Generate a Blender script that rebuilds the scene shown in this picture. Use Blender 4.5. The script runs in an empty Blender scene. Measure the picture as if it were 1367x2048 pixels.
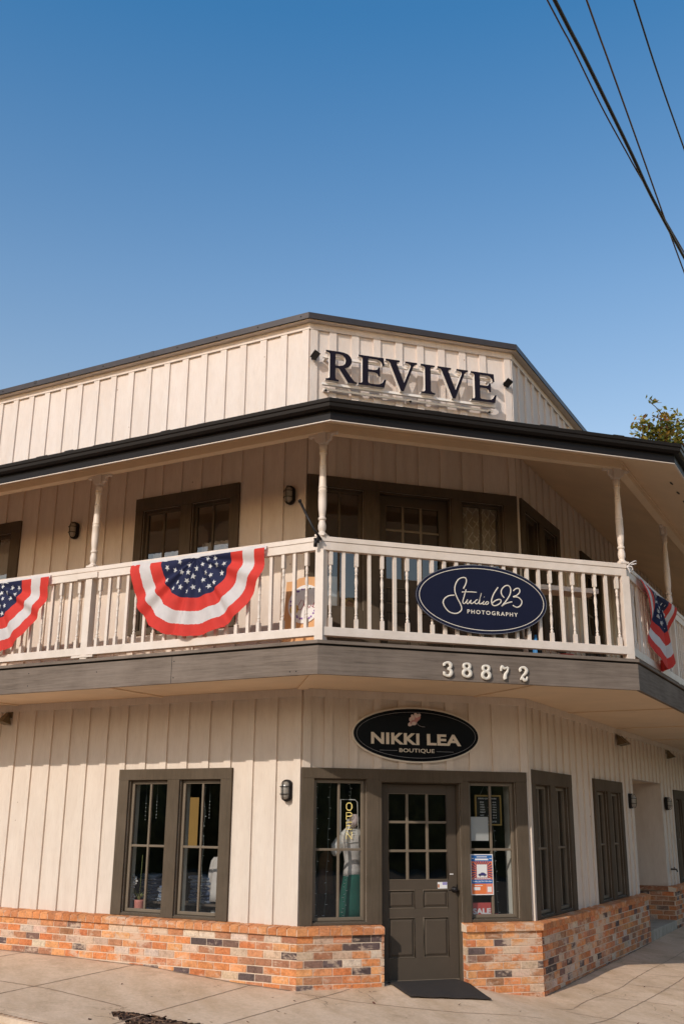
import bpy, bmesh, math, random
from mathutils import Vector, Matrix
random.seed(7)
R = math.radians
scene = bpy.context.scene
C = scene.collection

# ---------------- camera, sky, sun, exposure ----------------
cam_d = bpy.data.cameras.new("camera"); cam = bpy.data.objects.new("camera", cam_d); C.objects.link(cam)
cam_d.sensor_fit = 'VERTICAL'; cam_d.sensor_height = 36.0; cam_d.sensor_width = 24.03
cam_d.lens = 35.82; cam_d.clip_start = 0.1; cam_d.clip_end = 2000
YAW, PIT, ROL = R(17.4736), R(16.7728), R(0.5028)
fw = Vector((math.sin(YAW)*math.cos(PIT), math.cos(YAW)*math.cos(PIT), math.sin(PIT)))
rt = Vector((math.cos(YAW), -math.sin(YAW), 0)); up = rt.cross(fw)
rt2 = rt*math.cos(ROL) + up*math.sin(ROL); up2 = -rt*math.sin(ROL) + up*math.cos(ROL)
mw = Matrix((rt2, up2, -fw)).transposed().to_4x4(); mw.translation = Vector((-2.99305, -10.86693, 1.69074))
cam.matrix_world = mw
scene.camera = cam

SUN_EL = 31.5; SUN_AZ = 51.4      # sun stands behind the camera to the left: azimuth from -Y towards -X
SKY_STR = 0.128; SUN_STR = 2.0
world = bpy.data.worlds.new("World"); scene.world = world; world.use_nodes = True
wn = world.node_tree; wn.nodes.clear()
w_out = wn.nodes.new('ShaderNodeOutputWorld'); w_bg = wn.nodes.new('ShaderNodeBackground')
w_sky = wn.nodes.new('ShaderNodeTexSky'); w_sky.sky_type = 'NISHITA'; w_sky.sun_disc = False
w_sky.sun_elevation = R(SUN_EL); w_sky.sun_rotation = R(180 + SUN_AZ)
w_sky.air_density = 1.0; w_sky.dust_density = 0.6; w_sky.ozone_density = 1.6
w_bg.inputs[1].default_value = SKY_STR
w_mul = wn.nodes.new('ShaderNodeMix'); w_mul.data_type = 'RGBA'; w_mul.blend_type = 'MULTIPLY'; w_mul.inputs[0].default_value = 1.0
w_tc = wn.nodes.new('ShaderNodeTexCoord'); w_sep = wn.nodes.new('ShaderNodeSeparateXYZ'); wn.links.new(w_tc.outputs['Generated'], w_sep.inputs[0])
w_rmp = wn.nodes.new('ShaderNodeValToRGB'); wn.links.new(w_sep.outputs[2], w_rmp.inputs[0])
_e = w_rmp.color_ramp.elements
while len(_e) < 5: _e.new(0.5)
for _i, (_p, _c) in enumerate([(0.0,(2.0,1.30,0.75)), (0.33,(1.20,1.07,0.92)), (0.479,(0.864,1.0,1.0)), (0.68,(0.34,0.83,1.03)), (1.0,(0.20,0.70,1.03))]): _e[_i].position = _p; _e[_i].color = (*_c, 1)  # low sky, out of view, warmed to tint the light in the shade
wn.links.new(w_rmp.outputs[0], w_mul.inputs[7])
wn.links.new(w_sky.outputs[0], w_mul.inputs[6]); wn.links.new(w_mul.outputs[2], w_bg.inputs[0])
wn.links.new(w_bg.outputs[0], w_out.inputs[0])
sun_d = bpy.data.lights.new("sun", 'SUN'); sun_d.energy = SUN_STR; sun_d.angle = R(0.5); sun_d.color = (1.0, 0.92, 0.84)
sun = bpy.data.objects.new("sun", sun_d); C.objects.link(sun)
to_sun = Vector((-math.sin(R(SUN_AZ))*math.cos(R(SUN_EL)), -math.cos(R(SUN_AZ))*math.cos(R(SUN_EL)), math.sin(R(SUN_EL))))
sun.rotation_euler = to_sun.to_track_quat('Z', 'Y').to_euler(); sun.location = to_sun*30
scene.view_settings.view_transform = 'Standard'; scene.view_settings.look = 'None'
scene.view_settings.exposure = 0.53; scene.view_settings.gamma = 1.0
scene.cycles.max_bounces = 10; scene.cycles.diffuse_bounces = 6; scene.cycles.transparent_max_bounces = 16
try: scene.cycles.use_denoising = True
except Exception: pass

# ---------------- frames of the three facades ----------------
AL, AR, W = R(45.879), R(44.412), 2.681
class Fr:
    def __init__(s, o, phi): s.o = Vector(o); s.phi = phi; s.m = Matrix.Translation(s.o) @ Matrix.Rotation(phi, 4, 'Z')
    def w(s, x, d, z): return s.m @ Vector((x, -d, z))
FL = Fr((0,0,0), -AL); FC = Fr((0,0,0), 0.0); FRR = Fr((W,0,0), AR); FW = FC
uL = Vector((math.cos(AL), -math.sin(AL))); nL = Vector((-math.sin(AL), -math.cos(AL)))
uR = Vector((math.cos(AR), math.sin(AR))); nR = Vector((math.sin(AR), -math.cos(AR)))
def cornerA(dl, dc): return Vector(((dl + dc*nL.y)/nL.x, -dc))
def cornerB(dr, dc): return Vector((W + (dr + dc*nR.y)/nR.x, -dc))
SL, SR = -9.0, 13.0

# ---------------- node helpers ----------------
def new_mat(name):
    m = bpy.data.materials.new(name); m.use_nodes = True
    nt = m.node_tree; b = nt.nodes['Principled BSDF']
    return m, nt, b
def ramp(nt, fac, stops):
    r = nt.nodes.new('ShaderNodeValToRGB'); nt.links.new(fac, r.inputs[0])
    e = r.color_ramp.elements
    while len(e) < len(stops): e.new(0.5)
    for i, (p, c) in enumerate(stops): e[i].position = p; e[i].color = (*c, 1) if len(c) == 3 else c
    return r.outputs[0]
def coords(nt, scale=(1,1,1), src='Object'):
    tc = nt.nodes.new('ShaderNodeTexCoord'); mp = nt.nodes.new('ShaderNodeMapping')
    nt.links.new(tc.outputs[src], mp.inputs[0]); mp.inputs['Scale'].default_value = scale
    return mp.outputs[0]
def noise(nt, vec, scale, detail=4, rough=0.6):
    n = nt.nodes.new('ShaderNodeTexNoise'); n.inputs['Scale'].default_value = scale
    n.inputs['Detail'].default_value = detail; n.inputs['Roughness'].default_value = rough
    nt.links.new(vec, n.inputs['Vector']); return n.outputs['Fac']
def mix(nt, fac, a, b, mode='MIX'):
    m = nt.nodes.new('ShaderNodeMix'); m.data_type = 'RGBA'; m.blend_type = mode
    for k, v in ((0, fac), (6, a), (7, b)):
        if isinstance(v, (int, float)): m.inputs[k].default_value = v
        elif isinstance(v, tuple): m.inputs[k].default_value = (*v, 1)
        else: nt.links.new(v, m.inputs[k])
    return m.outputs[2]
def bump(nt, b, height, strength=0.3, dist=0.01):
    n = nt.nodes.new('ShaderNodeBump'); n.inputs['Strength'].default_value = strength; n.inputs['Distance'].default_value = dist
    nt.links.new(height, n.inputs['Height']); nt.links.new(n.outputs[0], b.inputs['Normal'])
def simple(name, col, rough=0.6, metal=0.0, var=0.15, nscale=6, bumpk=0.15, bscale=60, stretch=(1,1,1), spec=0.5, dark=None, emit=None):
    m, nt, b = new_mat(name)
    v = coords(nt, stretch)
    n = noise(nt, v, nscale)
    dk = dark or tuple(c*(1-var) for c in col)
    c1 = ramp(nt, n, [(0.3, dk), (0.7, col)])
    nt.links.new(c1, b.inputs['Base Color'])
    b.inputs['Roughness'].default_value = rough; b.inputs['Metallic'].default_value = metal
    b.inputs['Specular IOR Level'].default_value = spec
    if bumpk: bump(nt, b, noise(nt, v, bscale, 3), bumpk, 0.004)
    if emit: b.inputs['Emission Color'].default_value = (*emit[0], 1); b.inputs['Emission Strength'].default_value = emit[1]
    return m

def siding_mat(name, col, stain):
    m, nt, b = new_mat(name)
    v = coords(nt, (1,1,0.08)); v2 = coords(nt, (1,1,1))
    big = noise(nt, v2, 0.9, 5); grain = noise(nt, v, 90, 4, 0.7); med = noise(nt, coords(nt,(1,1,0.25)), 7, 5, 0.65)
    c = ramp(nt, big, [(0.3, tuple(x*0.955 for x in col)), (0.65, col)])
    c = mix(nt, ramp(nt, med, [(0.35,(0,0,0)), (0.62,(1,1,1))]), mix(nt, 0.5, c, stain), c)
    c = mix(nt, ramp(nt, grain, [(0.33,(0.93,0.92,0.90)), (0.55,(1,1,1))]), (0,0,0), c) if False else mix(nt, 1.0, c, ramp(nt, grain, [(0.30,(0.90,0.88,0.86)), (0.50,(1,1,1))]), 'MULTIPLY')
    sp = nt.nodes.new('ShaderNodeSeparateXYZ'); nt.links.new(v2, sp.inputs[0])
    dv = nt.nodes.new('ShaderNodeMath'); dv.operation = 'MULTIPLY_ADD'; dv.inputs[1].default_value = 1/0.2992; dv.inputs[2].default_value = 100.03; nt.links.new(sp.outputs[0], dv.inputs[0])
    fl = nt.nodes.new('ShaderNodeMath'); fl.operation = 'FLOOR'; nt.links.new(dv.outputs[0], fl.inputs[0])
    wn_ = nt.nodes.new('ShaderNodeTexWhiteNoise'); wn_.noise_dimensions = '1D'; nt.links.new(fl.outputs[0], wn_.inputs['W'])
    c = mix(nt, 1.0, c, ramp(nt, wn_.outputs[0], [(0.0,(0.955,0.95,0.94)), (1.0,(1,1,1))]), 'MULTIPLY')
    # sparse knots and nail pocks
    vo = nt.nodes.new('ShaderNodeTexVoronoi'); vo.inputs['Scale'].default_value = 2.6; nt.links.new(v2, vo.inputs['Vector'])
    c = mix(nt, ramp(nt, vo.outputs['Distance'], [(0.018,(1,1,1)), (0.03,(0,0,0))]), c, (0.30,0.20,0.13))
    nt.links.new(c, b.inputs['Base Color']); b.inputs['Roughness'].default_value = 0.62
    mm = nt.nodes.new('ShaderNodeMath'); mm.operation = 'ADD'; nt.links.new(grain, mm.inputs[0]); nt.links.new(noise(nt, v2, 160, 2), mm.inputs[1])
    bump(nt, b, mm.outputs[0], 0.35, 0.004)
    return m

def vcol_mat(name, rough=0.85, nscale=40, bumpk=0.5, lo=0.72):
    """per-piece colour from the 'col' attribute (each brick, leaf or jean has a colour of its own), with blotches"""
    m, nt, b = new_mat(name)
    a = nt.nodes.new('ShaderNodeAttribute'); a.attribute_name = 'col'
    v = coords(nt)
    n = noise(nt, v, nscale, 5, 0.7); n2 = noise(nt, v, nscale*0.25, 4, 0.7)
    c = mix(nt, 1.0, a.outputs['Color'], ramp(nt, n, [(0.3,(lo,lo*0.97,lo*0.95)), (0.6,(1,1,1))]), 'MULTIPLY')
    c = mix(nt, 1.0, c, ramp(nt, n2, [(0.36,(0.80,0.78,0.78)), (0.5,(1,1,1)), (0.7,(1.08,1.08,1.08))]), 'MULTIPLY')
    nt.links.new(c, b.inputs['Base Color']); b.inputs['Roughness'].default_value = rough
    b.inputs['Specular IOR Level'].default_value = 0.25
    bump(nt, b, n, bumpk, 0.004)
    return m

def glass_mat(name, boost=1.0, tint=(0.9,0.93,0.95)):
    m = bpy.data.materials.new(name); m.use_nodes = True; nt = m.node_tree; nt.nodes.clear()
    o = nt.nodes.new('ShaderNodeOutputMaterial'); t = nt.nodes.new('ShaderNodeBsdfTransparent'); g = nt.nodes.new('ShaderNodeBsdfGlossy')
    t.inputs[0].default_value = (*[c*0.9 for c in tint], 1); g.inputs['Roughness'].default_value = 0.012; g.inputs[0].default_value = (0.95,0.97,1,1)
    n = noise(nt, coords(nt), 1.6, 2)
    bp_ = nt.nodes.new('ShaderNodeBump'); bp_.inputs['Strength'].default_value = 0.05; bp_.inputs['Distance'].default_value = 0.05
    nt.links.new(n, bp_.inputs['Height']); nt.links.new(bp_.outputs[0], g.inputs['Normal'])
    f = nt.nodes.new('ShaderNodeFresnel')
    # thin pane: the same reflectance from either side
    ge = nt.nodes.new('ShaderNodeNewGeometry'); io = nt.nodes.new('ShaderNodeMapRange'); io.inputs[3].default_value = 1.5; io.inputs[4].default_value = 1/1.5
    nt.links.new(ge.outputs['Backfacing'], io.inputs[0]); nt.links.new(io.outputs[0], f.inputs[0])
    k = nt.nodes.new('ShaderNodeMath'); k.operation = 'MULTIPLY'; k.inputs[1].default_value = boost; k.use_clamp = True
    nt.links.new(f.outputs[0], k.inputs[0])
    mx = nt.nodes.new('ShaderNodeMixShader'); nt.links.new(k.outputs[0], mx.inputs[0]); nt.links.new(t.outputs[0], mx.inputs[1]); nt.links.new(g.outputs[0], mx.inputs[2])
    nt.links.new(mx.outputs[0], o.inputs[0]); return m

def concrete_mat(name, col, dark, sc=1.0):
    m, nt, b = new_mat(name); v = coords(nt)
    a = noise(nt, v, 0.7*sc, 6, 0.65); f = noise(nt, v, 26*sc, 5, 0.75); s = noise(nt, coords(nt,(1,0.35,1)), 2.4*sc, 6, 0.7)
    c = ramp(nt, a, [(0.3, tuple(x*0.84 for x in col)), (0.65, col)])
    c = mix(nt, ramp(nt, s, [(0.42,(0,0,0)), (0.64,(0.75,0.75,0.75))]), c, dark)
    c = mix(nt, 1.0, c, ramp(nt, f, [(0.3,(0.86,0.85,0.84)), (0.6,(1.03,1.03,1.03))]), 'MULTIPLY')
    vo = nt.nodes.new('ShaderNodeTexVoronoi'); vo.inputs['Scale'].default_value = 9*sc; nt.links.new(v, vo.inputs['Vector'])
    c = mix(nt, ramp(nt, vo.outputs['Distance'], [(0.03,(0.6,0.6,0.6)), (0.06,(0,0,0))]), c, (0.12,0.08,0.05))
    ed = nt.nodes.new('ShaderNodeTexVoronoi'); ed.feature = 'DISTANCE_TO_EDGE'; ed.inputs['Scale'].default_value = 0.42*sc
    wv = nt.nodes.new('ShaderNodeVectorMath'); wv.operation = 'ADD'; nz = nt.nodes.new('ShaderNodeTexNoise'); nz.inputs['Scale'].default_value = 2.2; nz.inputs['Detail'].default_value = 5
    nt.links.new(v, nz.inputs['Vector']); nt.links.new(v, wv.inputs[0]); nt.links.new(nz.outputs['Color'], wv.inputs[1]); nt.links.new(wv.outputs[0], ed.inputs['Vector'])
    msk = nt.nodes.new('ShaderNodeMath'); msk.operation = 'MULTIPLY'; nt.links.new(ramp(nt, ed.outputs['Distance'], [(0.0,(0.8,0.8,0.8)), (0.0035,(0,0,0))]), msk.inputs[0]); nt.links.new(ramp(nt, s, [(0.5,(0,0,0)), (0.56,(1,1,1))]), msk.inputs[1])
    c = mix(nt, msk.outputs[0], c, (0.16,0.10,0.065))
    c = mix(nt, ramp(nt, noise(nt, coords(nt,(1,1,1)), 1.9*sc, 7, 0.75), [(0.54,(0,0,0)), (0.70,(0.55,0.55,0.55))]), c, tuple(x*0.72 for x in dark))
    nt.links.new(c, b.inputs['Base Color']); b.inputs['Roughness'].default_value = 0.9; b.inputs['Specular IOR Level'].default_value = 0.2
    bump(nt, b, noise(nt, v, 70*sc, 4, 0.8), 0.35, 0.005)
    return m

def wood_mat(name, col, dark, axis=(0.08,1,1), sc=30, rough=0.75, bk=0.5):
    m, nt, b = new_mat(name); v = coords(nt, axis)
    g = noise(nt, v, sc, 5, 0.7); a = noise(nt, coords(nt), 1.5, 5)
    c = ramp(nt, g, [(0.3, dark), (0.62, col)])
    c = mix(nt, ramp(nt, a, [(0.35,(0,0,0)), (0.7,(0.5,0.5,0.5))]), c, tuple(min(1, x*1.35+0.02) for x in col))
    nt.links.new(c, b.inputs['Base Color']); b.inputs['Roughness'].default_value = rough; b.inputs['Specular IOR Level'].default_value = 0.06
    bump(nt, b, g, bk, 0.006); return m

M = {}
CR = (0.745, 0.630, 0.520)
M['siding'] = siding_mat('cream_siding', CR, (0.62,0.50,0.40))
M['parapet'] = siding_mat('parapet_siding', (0.70,0.615,0.555), (0.60,0.50,0.43))
M['cream'] = siding_mat('cream_trim', (0.745,0.63,0.53), (0.62,0.50,0.40))
M['rail'] = simple('cream_rail_paint', (0.76,0.635,0.54), 0.5, var=0.12, nscale=5, bumpk=0.25, bscale=45, dark=(0.66,0.54,0.44))
M['soffit'] = simple('cream_soffit', (0.78,0.585,0.39), 0.7, var=0.1, nscale=2)
M['trim'] = wood_mat('dark_olive_trim', (0.098,0.072,0.048), (0.074,0.055,0.037), (1,1,0.12), 40)
M['sash'] = simple('sash_paint', (0.19,0.145,0.10), 0.5, var=0.15, spec=0.25)
M['door'] = simple('door_paint', (0.094,0.071,0.051), 0.65, var=0.12, nscale=4, bumpk=0.15, bscale=90, spec=0.07)
M['fascia'] = wood_mat('weathered_grey_fascia', (0.20,0.152,0.118), (0.115,0.086,0.066), (0.25,0.25,5), 9, 0.8, 0.6)
M['deck'] = wood_mat('deck_boards', (0.68,0.42,0.23), (0.54,0.31,0.16), (0.1,1,1), 20)
M['black'] = simple('black_gutter_metal', (0.013,0.009,0.0075), 0.38, metal=0.0, var=0.2, bumpk=0.05, spec=0.2)
M['capmetal'] = simple('roof_cap_metal', (0.075,0.060,0.054), 0.42, metal=0.5, var=0.25, nscale=3, bumpk=0.1, bscale=8)
M['shingle'] = simple('shingle', (0.035,0.030,0.028), 0.9, var=0.3, bumpk=0.6)
M['iron'] = simple('black_iron', (0.014,0.011,0.010), 0.45, var=0.2, spec=0.25)
M['letter'] = simple('letter_face', (0.012,0.009,0.016), 0.55, var=0.1, spec=0.1)
M['white'] = simple('white_paint', (0.80,0.74,0.68), 0.5, var=0.06)
M['brick'] = vcol_mat('brick', 0.9, 45, 0.7)
def brick_wash():
    nt = M['brick'].node_tree; b = nt.nodes['Principled BSDF']; src = b.inputs['Base Color'].links[0].from_socket; v = coords(nt)
    w = noise(nt, coords(nt,(1,1,2.2)), 6.5, 6, 0.75); k = noise(nt, v, 1.3, 3)
    mm = nt.nodes.new('ShaderNodeMath'); mm.operation = 'MULTIPLY_ADD'; mm.inputs[1].default_value = 0.55; nt.links.new(k, mm.inputs[0]); nt.links.new(w, mm.inputs[2])
    c = mix(nt, ramp(nt, mm.outputs[0], [(0.80,(0,0,0)), (0.92,(0.75,0.75,0.75))]), src, (0.66,0.48,0.34))
    d = noise(nt, coords(nt,(1,1,1.5)), 13, 6, 0.8)
    c = mix(nt, ramp(nt, d, [(0.63,(0,0,0)), (0.70,(0.7,0.7,0.7))]), c, (0.13,0.075,0.055))
    nt.links.new(c, b.inputs['Base Color'])
brick_wash()
M['mortar'] = simple('mortar', (0.80,0.61,0.44), 0.95, var=0.2, nscale=20, bumpk=0.6)
M['concrete'] = concrete_mat('sidewalk_concrete', (0.78,0.555,0.375), (0.56,0.375,0.225))
M['joint'] = simple('joint_dirt', (0.40,0.26,0.165), 0.95, var=0.3)
M['asphalt'] = simple('asphalt', (0.27,0.195,0.13), 0.95, var=0.3, nscale=30, bumpk=0.6)
M['step'] = concrete_mat('step_concrete', (0.52,0.44,0.34), (0.34,0.28,0.21), 2)
M['glass'] = glass_mat('window_glass', 1.9)
M['glassup'] = glass_mat('upper_window_glass', 3.2)
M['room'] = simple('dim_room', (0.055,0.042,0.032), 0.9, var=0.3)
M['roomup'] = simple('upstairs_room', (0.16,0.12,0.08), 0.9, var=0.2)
M['reveal'] = simple('window_reveal', (0.82,0.76,0.64), 0.7, var=0.1)

# ---------------- mesh builder ----------------
class MB:
    def __init__(s): s.v = []; s.f = []; s.m = []; s.mats = []; s.smooth = []; s.col = []
    def mi(s, mat):
        if mat not in s.mats: s.mats.append(mat)
        return s.mats.index(mat)
    def add(s, verts, faces, mat, smooth=False, col=None):
        b = len(s.v); s.v += [tuple(v) for v in verts]; i = s.mi(mat)
        for f in faces: s.f.append(tuple(b+k for k in f)); s.m.append(i); s.smooth.append(smooth); s.col.append(col or (1,1,1))
    def box(s, a0, a1, d0, d1, z0, z1, mat, col=None):
        """facade axes: a along the wall, d outward (= -y), z up"""
        y0, y1 = -d1, -d0
        v = [(a0,y0,z0),(a1,y0,z0),(a1,y1,z0),(a0,y1,z0),(a0,y0,z1),(a1,y0,z1),(a1,y1,z1),(a0,y1,z1)]
        s.add(v, [(0,3,2,1),(4,5,6,7),(0,1,5,4),(1,2,6,5),(2,3,7,6),(3,0,4,7)], mat, col=col)
    def prism(s, pts, d0, d1, mat, plane='xz'):
        """outline in the facade plane (a,z), extruded along d"""
        n = len(pts)
        v = [(a,-d1,z) for a,z in pts] + [(a,-d0,z) for a,z in pts]
        s.add(v, [tuple(range(n)), tuple(range(2*n-1, n-1, -1))] + [(i, n+i, n+(i+1)%n, (i+1)%n) for i in range(n)], mat)
    def slab(s, pts, z0, z1, mat):
        n = len(pts); v = [(x,y,z0) for x,y in pts] + [(x,y,z1) for x,y in pts]
        s.add(v, [tuple(range(n-1,-1,-1)), tuple(range(n, 2*n))] + [(i, (i+1)%n, n+(i+1)%n, n+i) for i in range(n)], mat)
    def lathe(s, cx, cy, prof, mat, n=12, smooth=True):
        v = []; f = []
        for z, r in prof:
            for k in range(n): a = 2*math.pi*k/n; v.append((cx+r*math.cos(a), cy+r*math.sin(a), z))
        for i in range(len(prof)-1):
            for k in range(n): k2 = (k+1)%n; f.append((i*n+k, i*n+k2, (i+1)*n+k2, (i+1)*n+k))
        f.append(tuple(range(n-1,-1,-1))); f.append(tuple((len(prof)-1)*n+k for k in range(n)))
        s.add(v, f, mat, smooth)
    def tube(s, pts, r, mat, n=8, rads=None, flat=None, closed=False, cap=True, col=None):
        """sweep a circle along pts; flat=(unit normal, factor) squashes it"""
        P = [Vector(p) for p in pts]; N = len(P); v = []; f = []
        up0 = Vector((0,0,1))
        for i, p in enumerate(P):
            if closed: t = P[(i+1)%N] - P[i-1]
            else: t = P[min(i+1,N-1)] - P[max(i-1,0)]
            t.normalize()
            if flat: a = flat[0].normalized(); b_ = t.cross(a).normalized(); k = flat[1]
            else:
                ref = up0 if abs(t.z) < 0.9 else Vector((0,1,0))
                b_ = t.cross(ref).normalized(); a = b_.cross(t).normalized(); k = 1
            rr = rads[i] if rads else r
            for q in range(n):
                an = 2*math.pi*q/n; v.append(p + b_*(rr*math.cos(an)) + a*(rr*k*math.sin(an)))
        for i in range(N if closed else N-1):
            for q in range(n):
                q2 = (q+1)%n; i2 = (i+1)%N; f.append((i*n+q, i*n+q2, i2*n+q2, i2*n+q))
        if cap and not closed: f.append(tuple(range(n-1,-1,-1))); f.append(tuple((N-1)*n+q for q in range(n)))
        s.add(v, f, mat, True, col)
    def loft(s, rings, mat, n=20):
        """rings: (z, cx, cy, rx, ry)"""
        v = []; f = []
        for z, cx, cy, rx, ry in rings:
            for k in range(n): a = 2*math.pi*k/n; v.append((cx+rx*math.cos(a), cy+ry*math.sin(a), z))
        for i in range(len(rings)-1):
            for k in range(n): k2 = (k+1)%n; f.append((i*n+k, i*n+k2, (i+1)*n+k2, (i+1)*n+k))
        f.append(tuple(range(n-1,-1,-1))); f.append(tuple((len(rings)-1)*n+k for k in range(n)))
        s.add(v, f, mat, True)
    def build(s, name, parent=None, loc=(0,0,0), rz=0.0, frame=None, bevel=0, recalc=True):
        me = bpy.data.meshes.new(name); me.from_pydata(s.v, [], s.f)
        for m in s.mats: me.materials.append(M[m] if isinstance(m, str) else m)
        me.polygons.foreach_set('material_index', s.m); me.polygons.foreach_set('use_smooth', s.smooth)
        if any(c != (1,1,1) for c in s.col):
            at = me.color_attributes.new('col', 'FLOAT_COLOR', 'CORNER'); data = []
            for p, c in zip(me.polygons, s.col):
                for _ in p.loop_indices: data += [c[0], c[1], c[2], 1.0]
            at.data.foreach_set('color', data)
        if recalc:
            bm = bmesh.new(); bm.from_mesh(me); bmesh.ops.recalc_face_normals(bm, faces=bm.faces); bm.to_mesh(me); bm.free()
        me.update()
        o = bpy.data.objects.new(name, me); C.objects.link(o)
        if frame is not None: o.location = frame.o; o.rotation_euler = (0,0,frame.phi)
        else: o.location = loc; o.rotation_euler = (0,0,rz)
        if parent is not None: o.parent = parent
        if bevel:
            b = o.modifiers.new('bevel', 'BEVEL'); b.width = bevel; b.segments = 2; b.limit_method = 'ANGLE'
        return o

def tag(o, label=None, cat=None, group=None, kind=None):
    if label: o['label'] = label
    if cat: o['category'] = cat
    if group: o['group'] = group
    if kind: o['kind'] = kind
    return o
def thing(name, label, cat, loc=(0,0,0), rz=0.0, group=None, frame=None, at=None):
    o = bpy.data.objects.new(name, None); C.objects.link(o); o.empty_display_size = 0.1
    if frame is not None: o.location = frame.w(*at) if at else frame.o; o.rotation_euler = (0,0,frame.phi)
    else: o.location = loc; o.rotation_euler = (0,0,rz)
    return tag(o, label, cat, group)
def copy_tree(o, parent=None):
    c = o.copy(); C.objects.link(c)
    if parent is not None: c.parent = parent
    for ch in [x for x in o.children]: copy_tree(ch, c)
    return c
def smooth_path(P, n=6, closed=False):
    """Catmull-Rom through 2D/3D points"""
    P = [Vector(p) for p in P]; N = len(P); out = []
    rng = range(N if closed else N-1)
    for i in rng:
        p0 = P[i-1] if (closed or i > 0) else P[0]; p1 = P[i]; p2 = P[(i+1)%N]; p3 = P[(i+2)%N] if (closed or i+2 < N) else P[-1]
        for k in range(n):
            t = k/n; out.append(0.5*((2*p1) + (-p0+p2)*t + (2*p0-5*p1+4*p2-p3)*t*t + (-p0+3*p1-3*p2+p3)*t**3))
    if not closed: out.append(P[-1])
    return out
def curve_mesh(splines, extrude=0.0):
    """flat filled outline with holes -> (verts (x,z), faces) of a thickness 2*extrude"""
    cu = bpy.data.curves.new('tmp', 'CURVE'); cu.dimensions = '2D'; cu.fill_mode = 'BOTH'; cu.extrude = extrude
    for pts in splines:
        sp = cu.splines.new('POLY'); sp.points.add(len(pts)-1); sp.use_cyclic_u = True
        for q, p in zip(sp.points, pts): q.co = (p[0], p[1], 0, 1)
    return _to_mesh(cu)
def text_mesh(body, extrude=0.0, shear=0.0, spacing=1.0, bold=0.0):
    cu = bpy.data.curves.new('tmp', 'FONT'); cu.body = body; cu.extrude = extrude; cu.shear = shear; cu.space_character = spacing
    cu.offset = bold; cu.resolution_u = 4
    return _to_mesh(cu)
def _to_mesh(cu):
    o = bpy.data.objects.new('tmp', cu); C.objects.link(o)
    dg = bpy.context.evaluated_depsgraph_get(); dg.update()
    me = bpy.data.meshes.new_from_object(o.evaluated_get(dg))
    v = [tuple(x.co) for x in me.vertices]; f = [tuple(p.vertices) for p in me.polygons]
    bpy.data.objects.remove(o); bpy.data.curves.remove(cu); bpy.data.meshes.remove(me)
    return v, f
def fit(vf, mb, a0, a1, z0, z1, d0, d1, mat):
    """place a flat mesh in the facade box a0..a1, z0..z1, between depths d0 and d1"""
    v, f = vf
    xs = [p[0] for p in v]; ys = [p[1] for p in v]; zs = [p[2] for p in v]
    sx = (a1-a0)/(max(xs)-min(xs)); sy = (z1-z0)/(max(ys)-min(ys)); zr = max(zs)-min(zs)
    out = []
    for p in v:
        k = (p[2]-min(zs))/zr if zr > 1e-9 else 1.0
        out.append((a0+(p[0]-min(xs))*sx, -(d0+(d1-d0)*k), z0+(p[1]-min(ys))*sy))
    mb.add(out, f, mat)
def sweep(mb, prof, mat, s0=SL, s1=SR, sides='LCR', smooth=False):
    """prof: list of (dl, dc, dr, z), closed profile running round the corner with mitres at both corners"""
    rows = []
    for dl, dc, dr, z in prof:
        row = []
        if 'L' in sides: p = uL*s0 + nL*dl; row.append((p.x, p.y, z))
        if 'L' in sides or 'C' in sides: a = cornerA(dl, dc); row.append((a.x, a.y, z))
        if 'C' in sides or 'R' in sides: b = cornerB(dr, dc); row.append((b.x, b.y, z))
        if 'R' in sides: p = Vector((W,0)) + uR*s1 + nR*dr; row.append((p.x, p.y, z))
        rows.append(row)
    n = len(prof); k = len(rows[0]); v = [p for r in rows for p in r]; f = []
    for i in range(n):
        j = (i+1) % n
        for q in range(k-1): f.append((i*k+q, j*k+q, j*k+q+1, i*k+q+1))
    f.append(tuple(i*k for i in range(n))); f.append(tuple(i*k+k-1 for i in range(n-1,-1,-1)))
    mb.add(v, f, mat, smooth)
def off(base, e): return (base[0]+e, base[1]+e, base[2]+e)
def rect(base, e0, e1, z0, z1):
    a = off(base, e0); b = off(base, e1); return [(*a, z0), (*b, z0), (*b, z1), (*a, z1)]

# ======================= GROUND =======================
LB = [(-9,0.26),(-4.05,0.174),(-2.87,0.161),(-1.8,0.14),(-0.69,0.063),(0,0.038)]
CB = [(0,0.038),(0.86,0.048),(1.75,0.048),(2.2,-0.062),(2.75,-0.125)]
RB = [(0,-0.118),(1.18,-0.10),(2.33,-0.092),(4.0,-0.08),(13,0.02)]
def lerp_list(L, x):
    if x <= L[0][0]: return L[0][1]
    for (a,b),(c,d) in zip(L, L[1:]):
        if x <= c: return b + (d-b)*(x-a)/(c-a)
    return L[-1][1]
def ground_z(x, y):
    p = Vector((x,y)); pB = Vector((W,0))
    sl, dl = p.dot(uL), p.dot(nL); sr, dr = (p-pB).dot(uR), (p-pB).dot(nR)
    if y > -0.0001 and dl < 0.0 and dr < 0.0 and 0 <= x <= W: base, dist, far_ = lerp_list(CB, x), 0, 0.038-0.156*x/W
    else:
        cand = []
        q = uL*min(sl,0); cand.append(((p-q).length, lerp_list(LB, min(sl,0)), lerp_list(LB, min(sl,0))))
        q = Vector((min(max(x,0),W),0)); cand.append(((p-q).length, lerp_list(CB, min(max(x,0),W)), 0.038-0.156*min(max(x,0),W)/W))
        q = pB+uR*max(sr,0); cand.append(((p-q).length, lerp_list(RB, max(sr,0)), lerp_list(RB, max(sr,0))))
        dist, base, far_ = min(cand)
    far = far_
    k = math.exp(-max(0,dist-0.12)/0.9)
    return base*k + far*(1-k) - 0.018*dist
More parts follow.
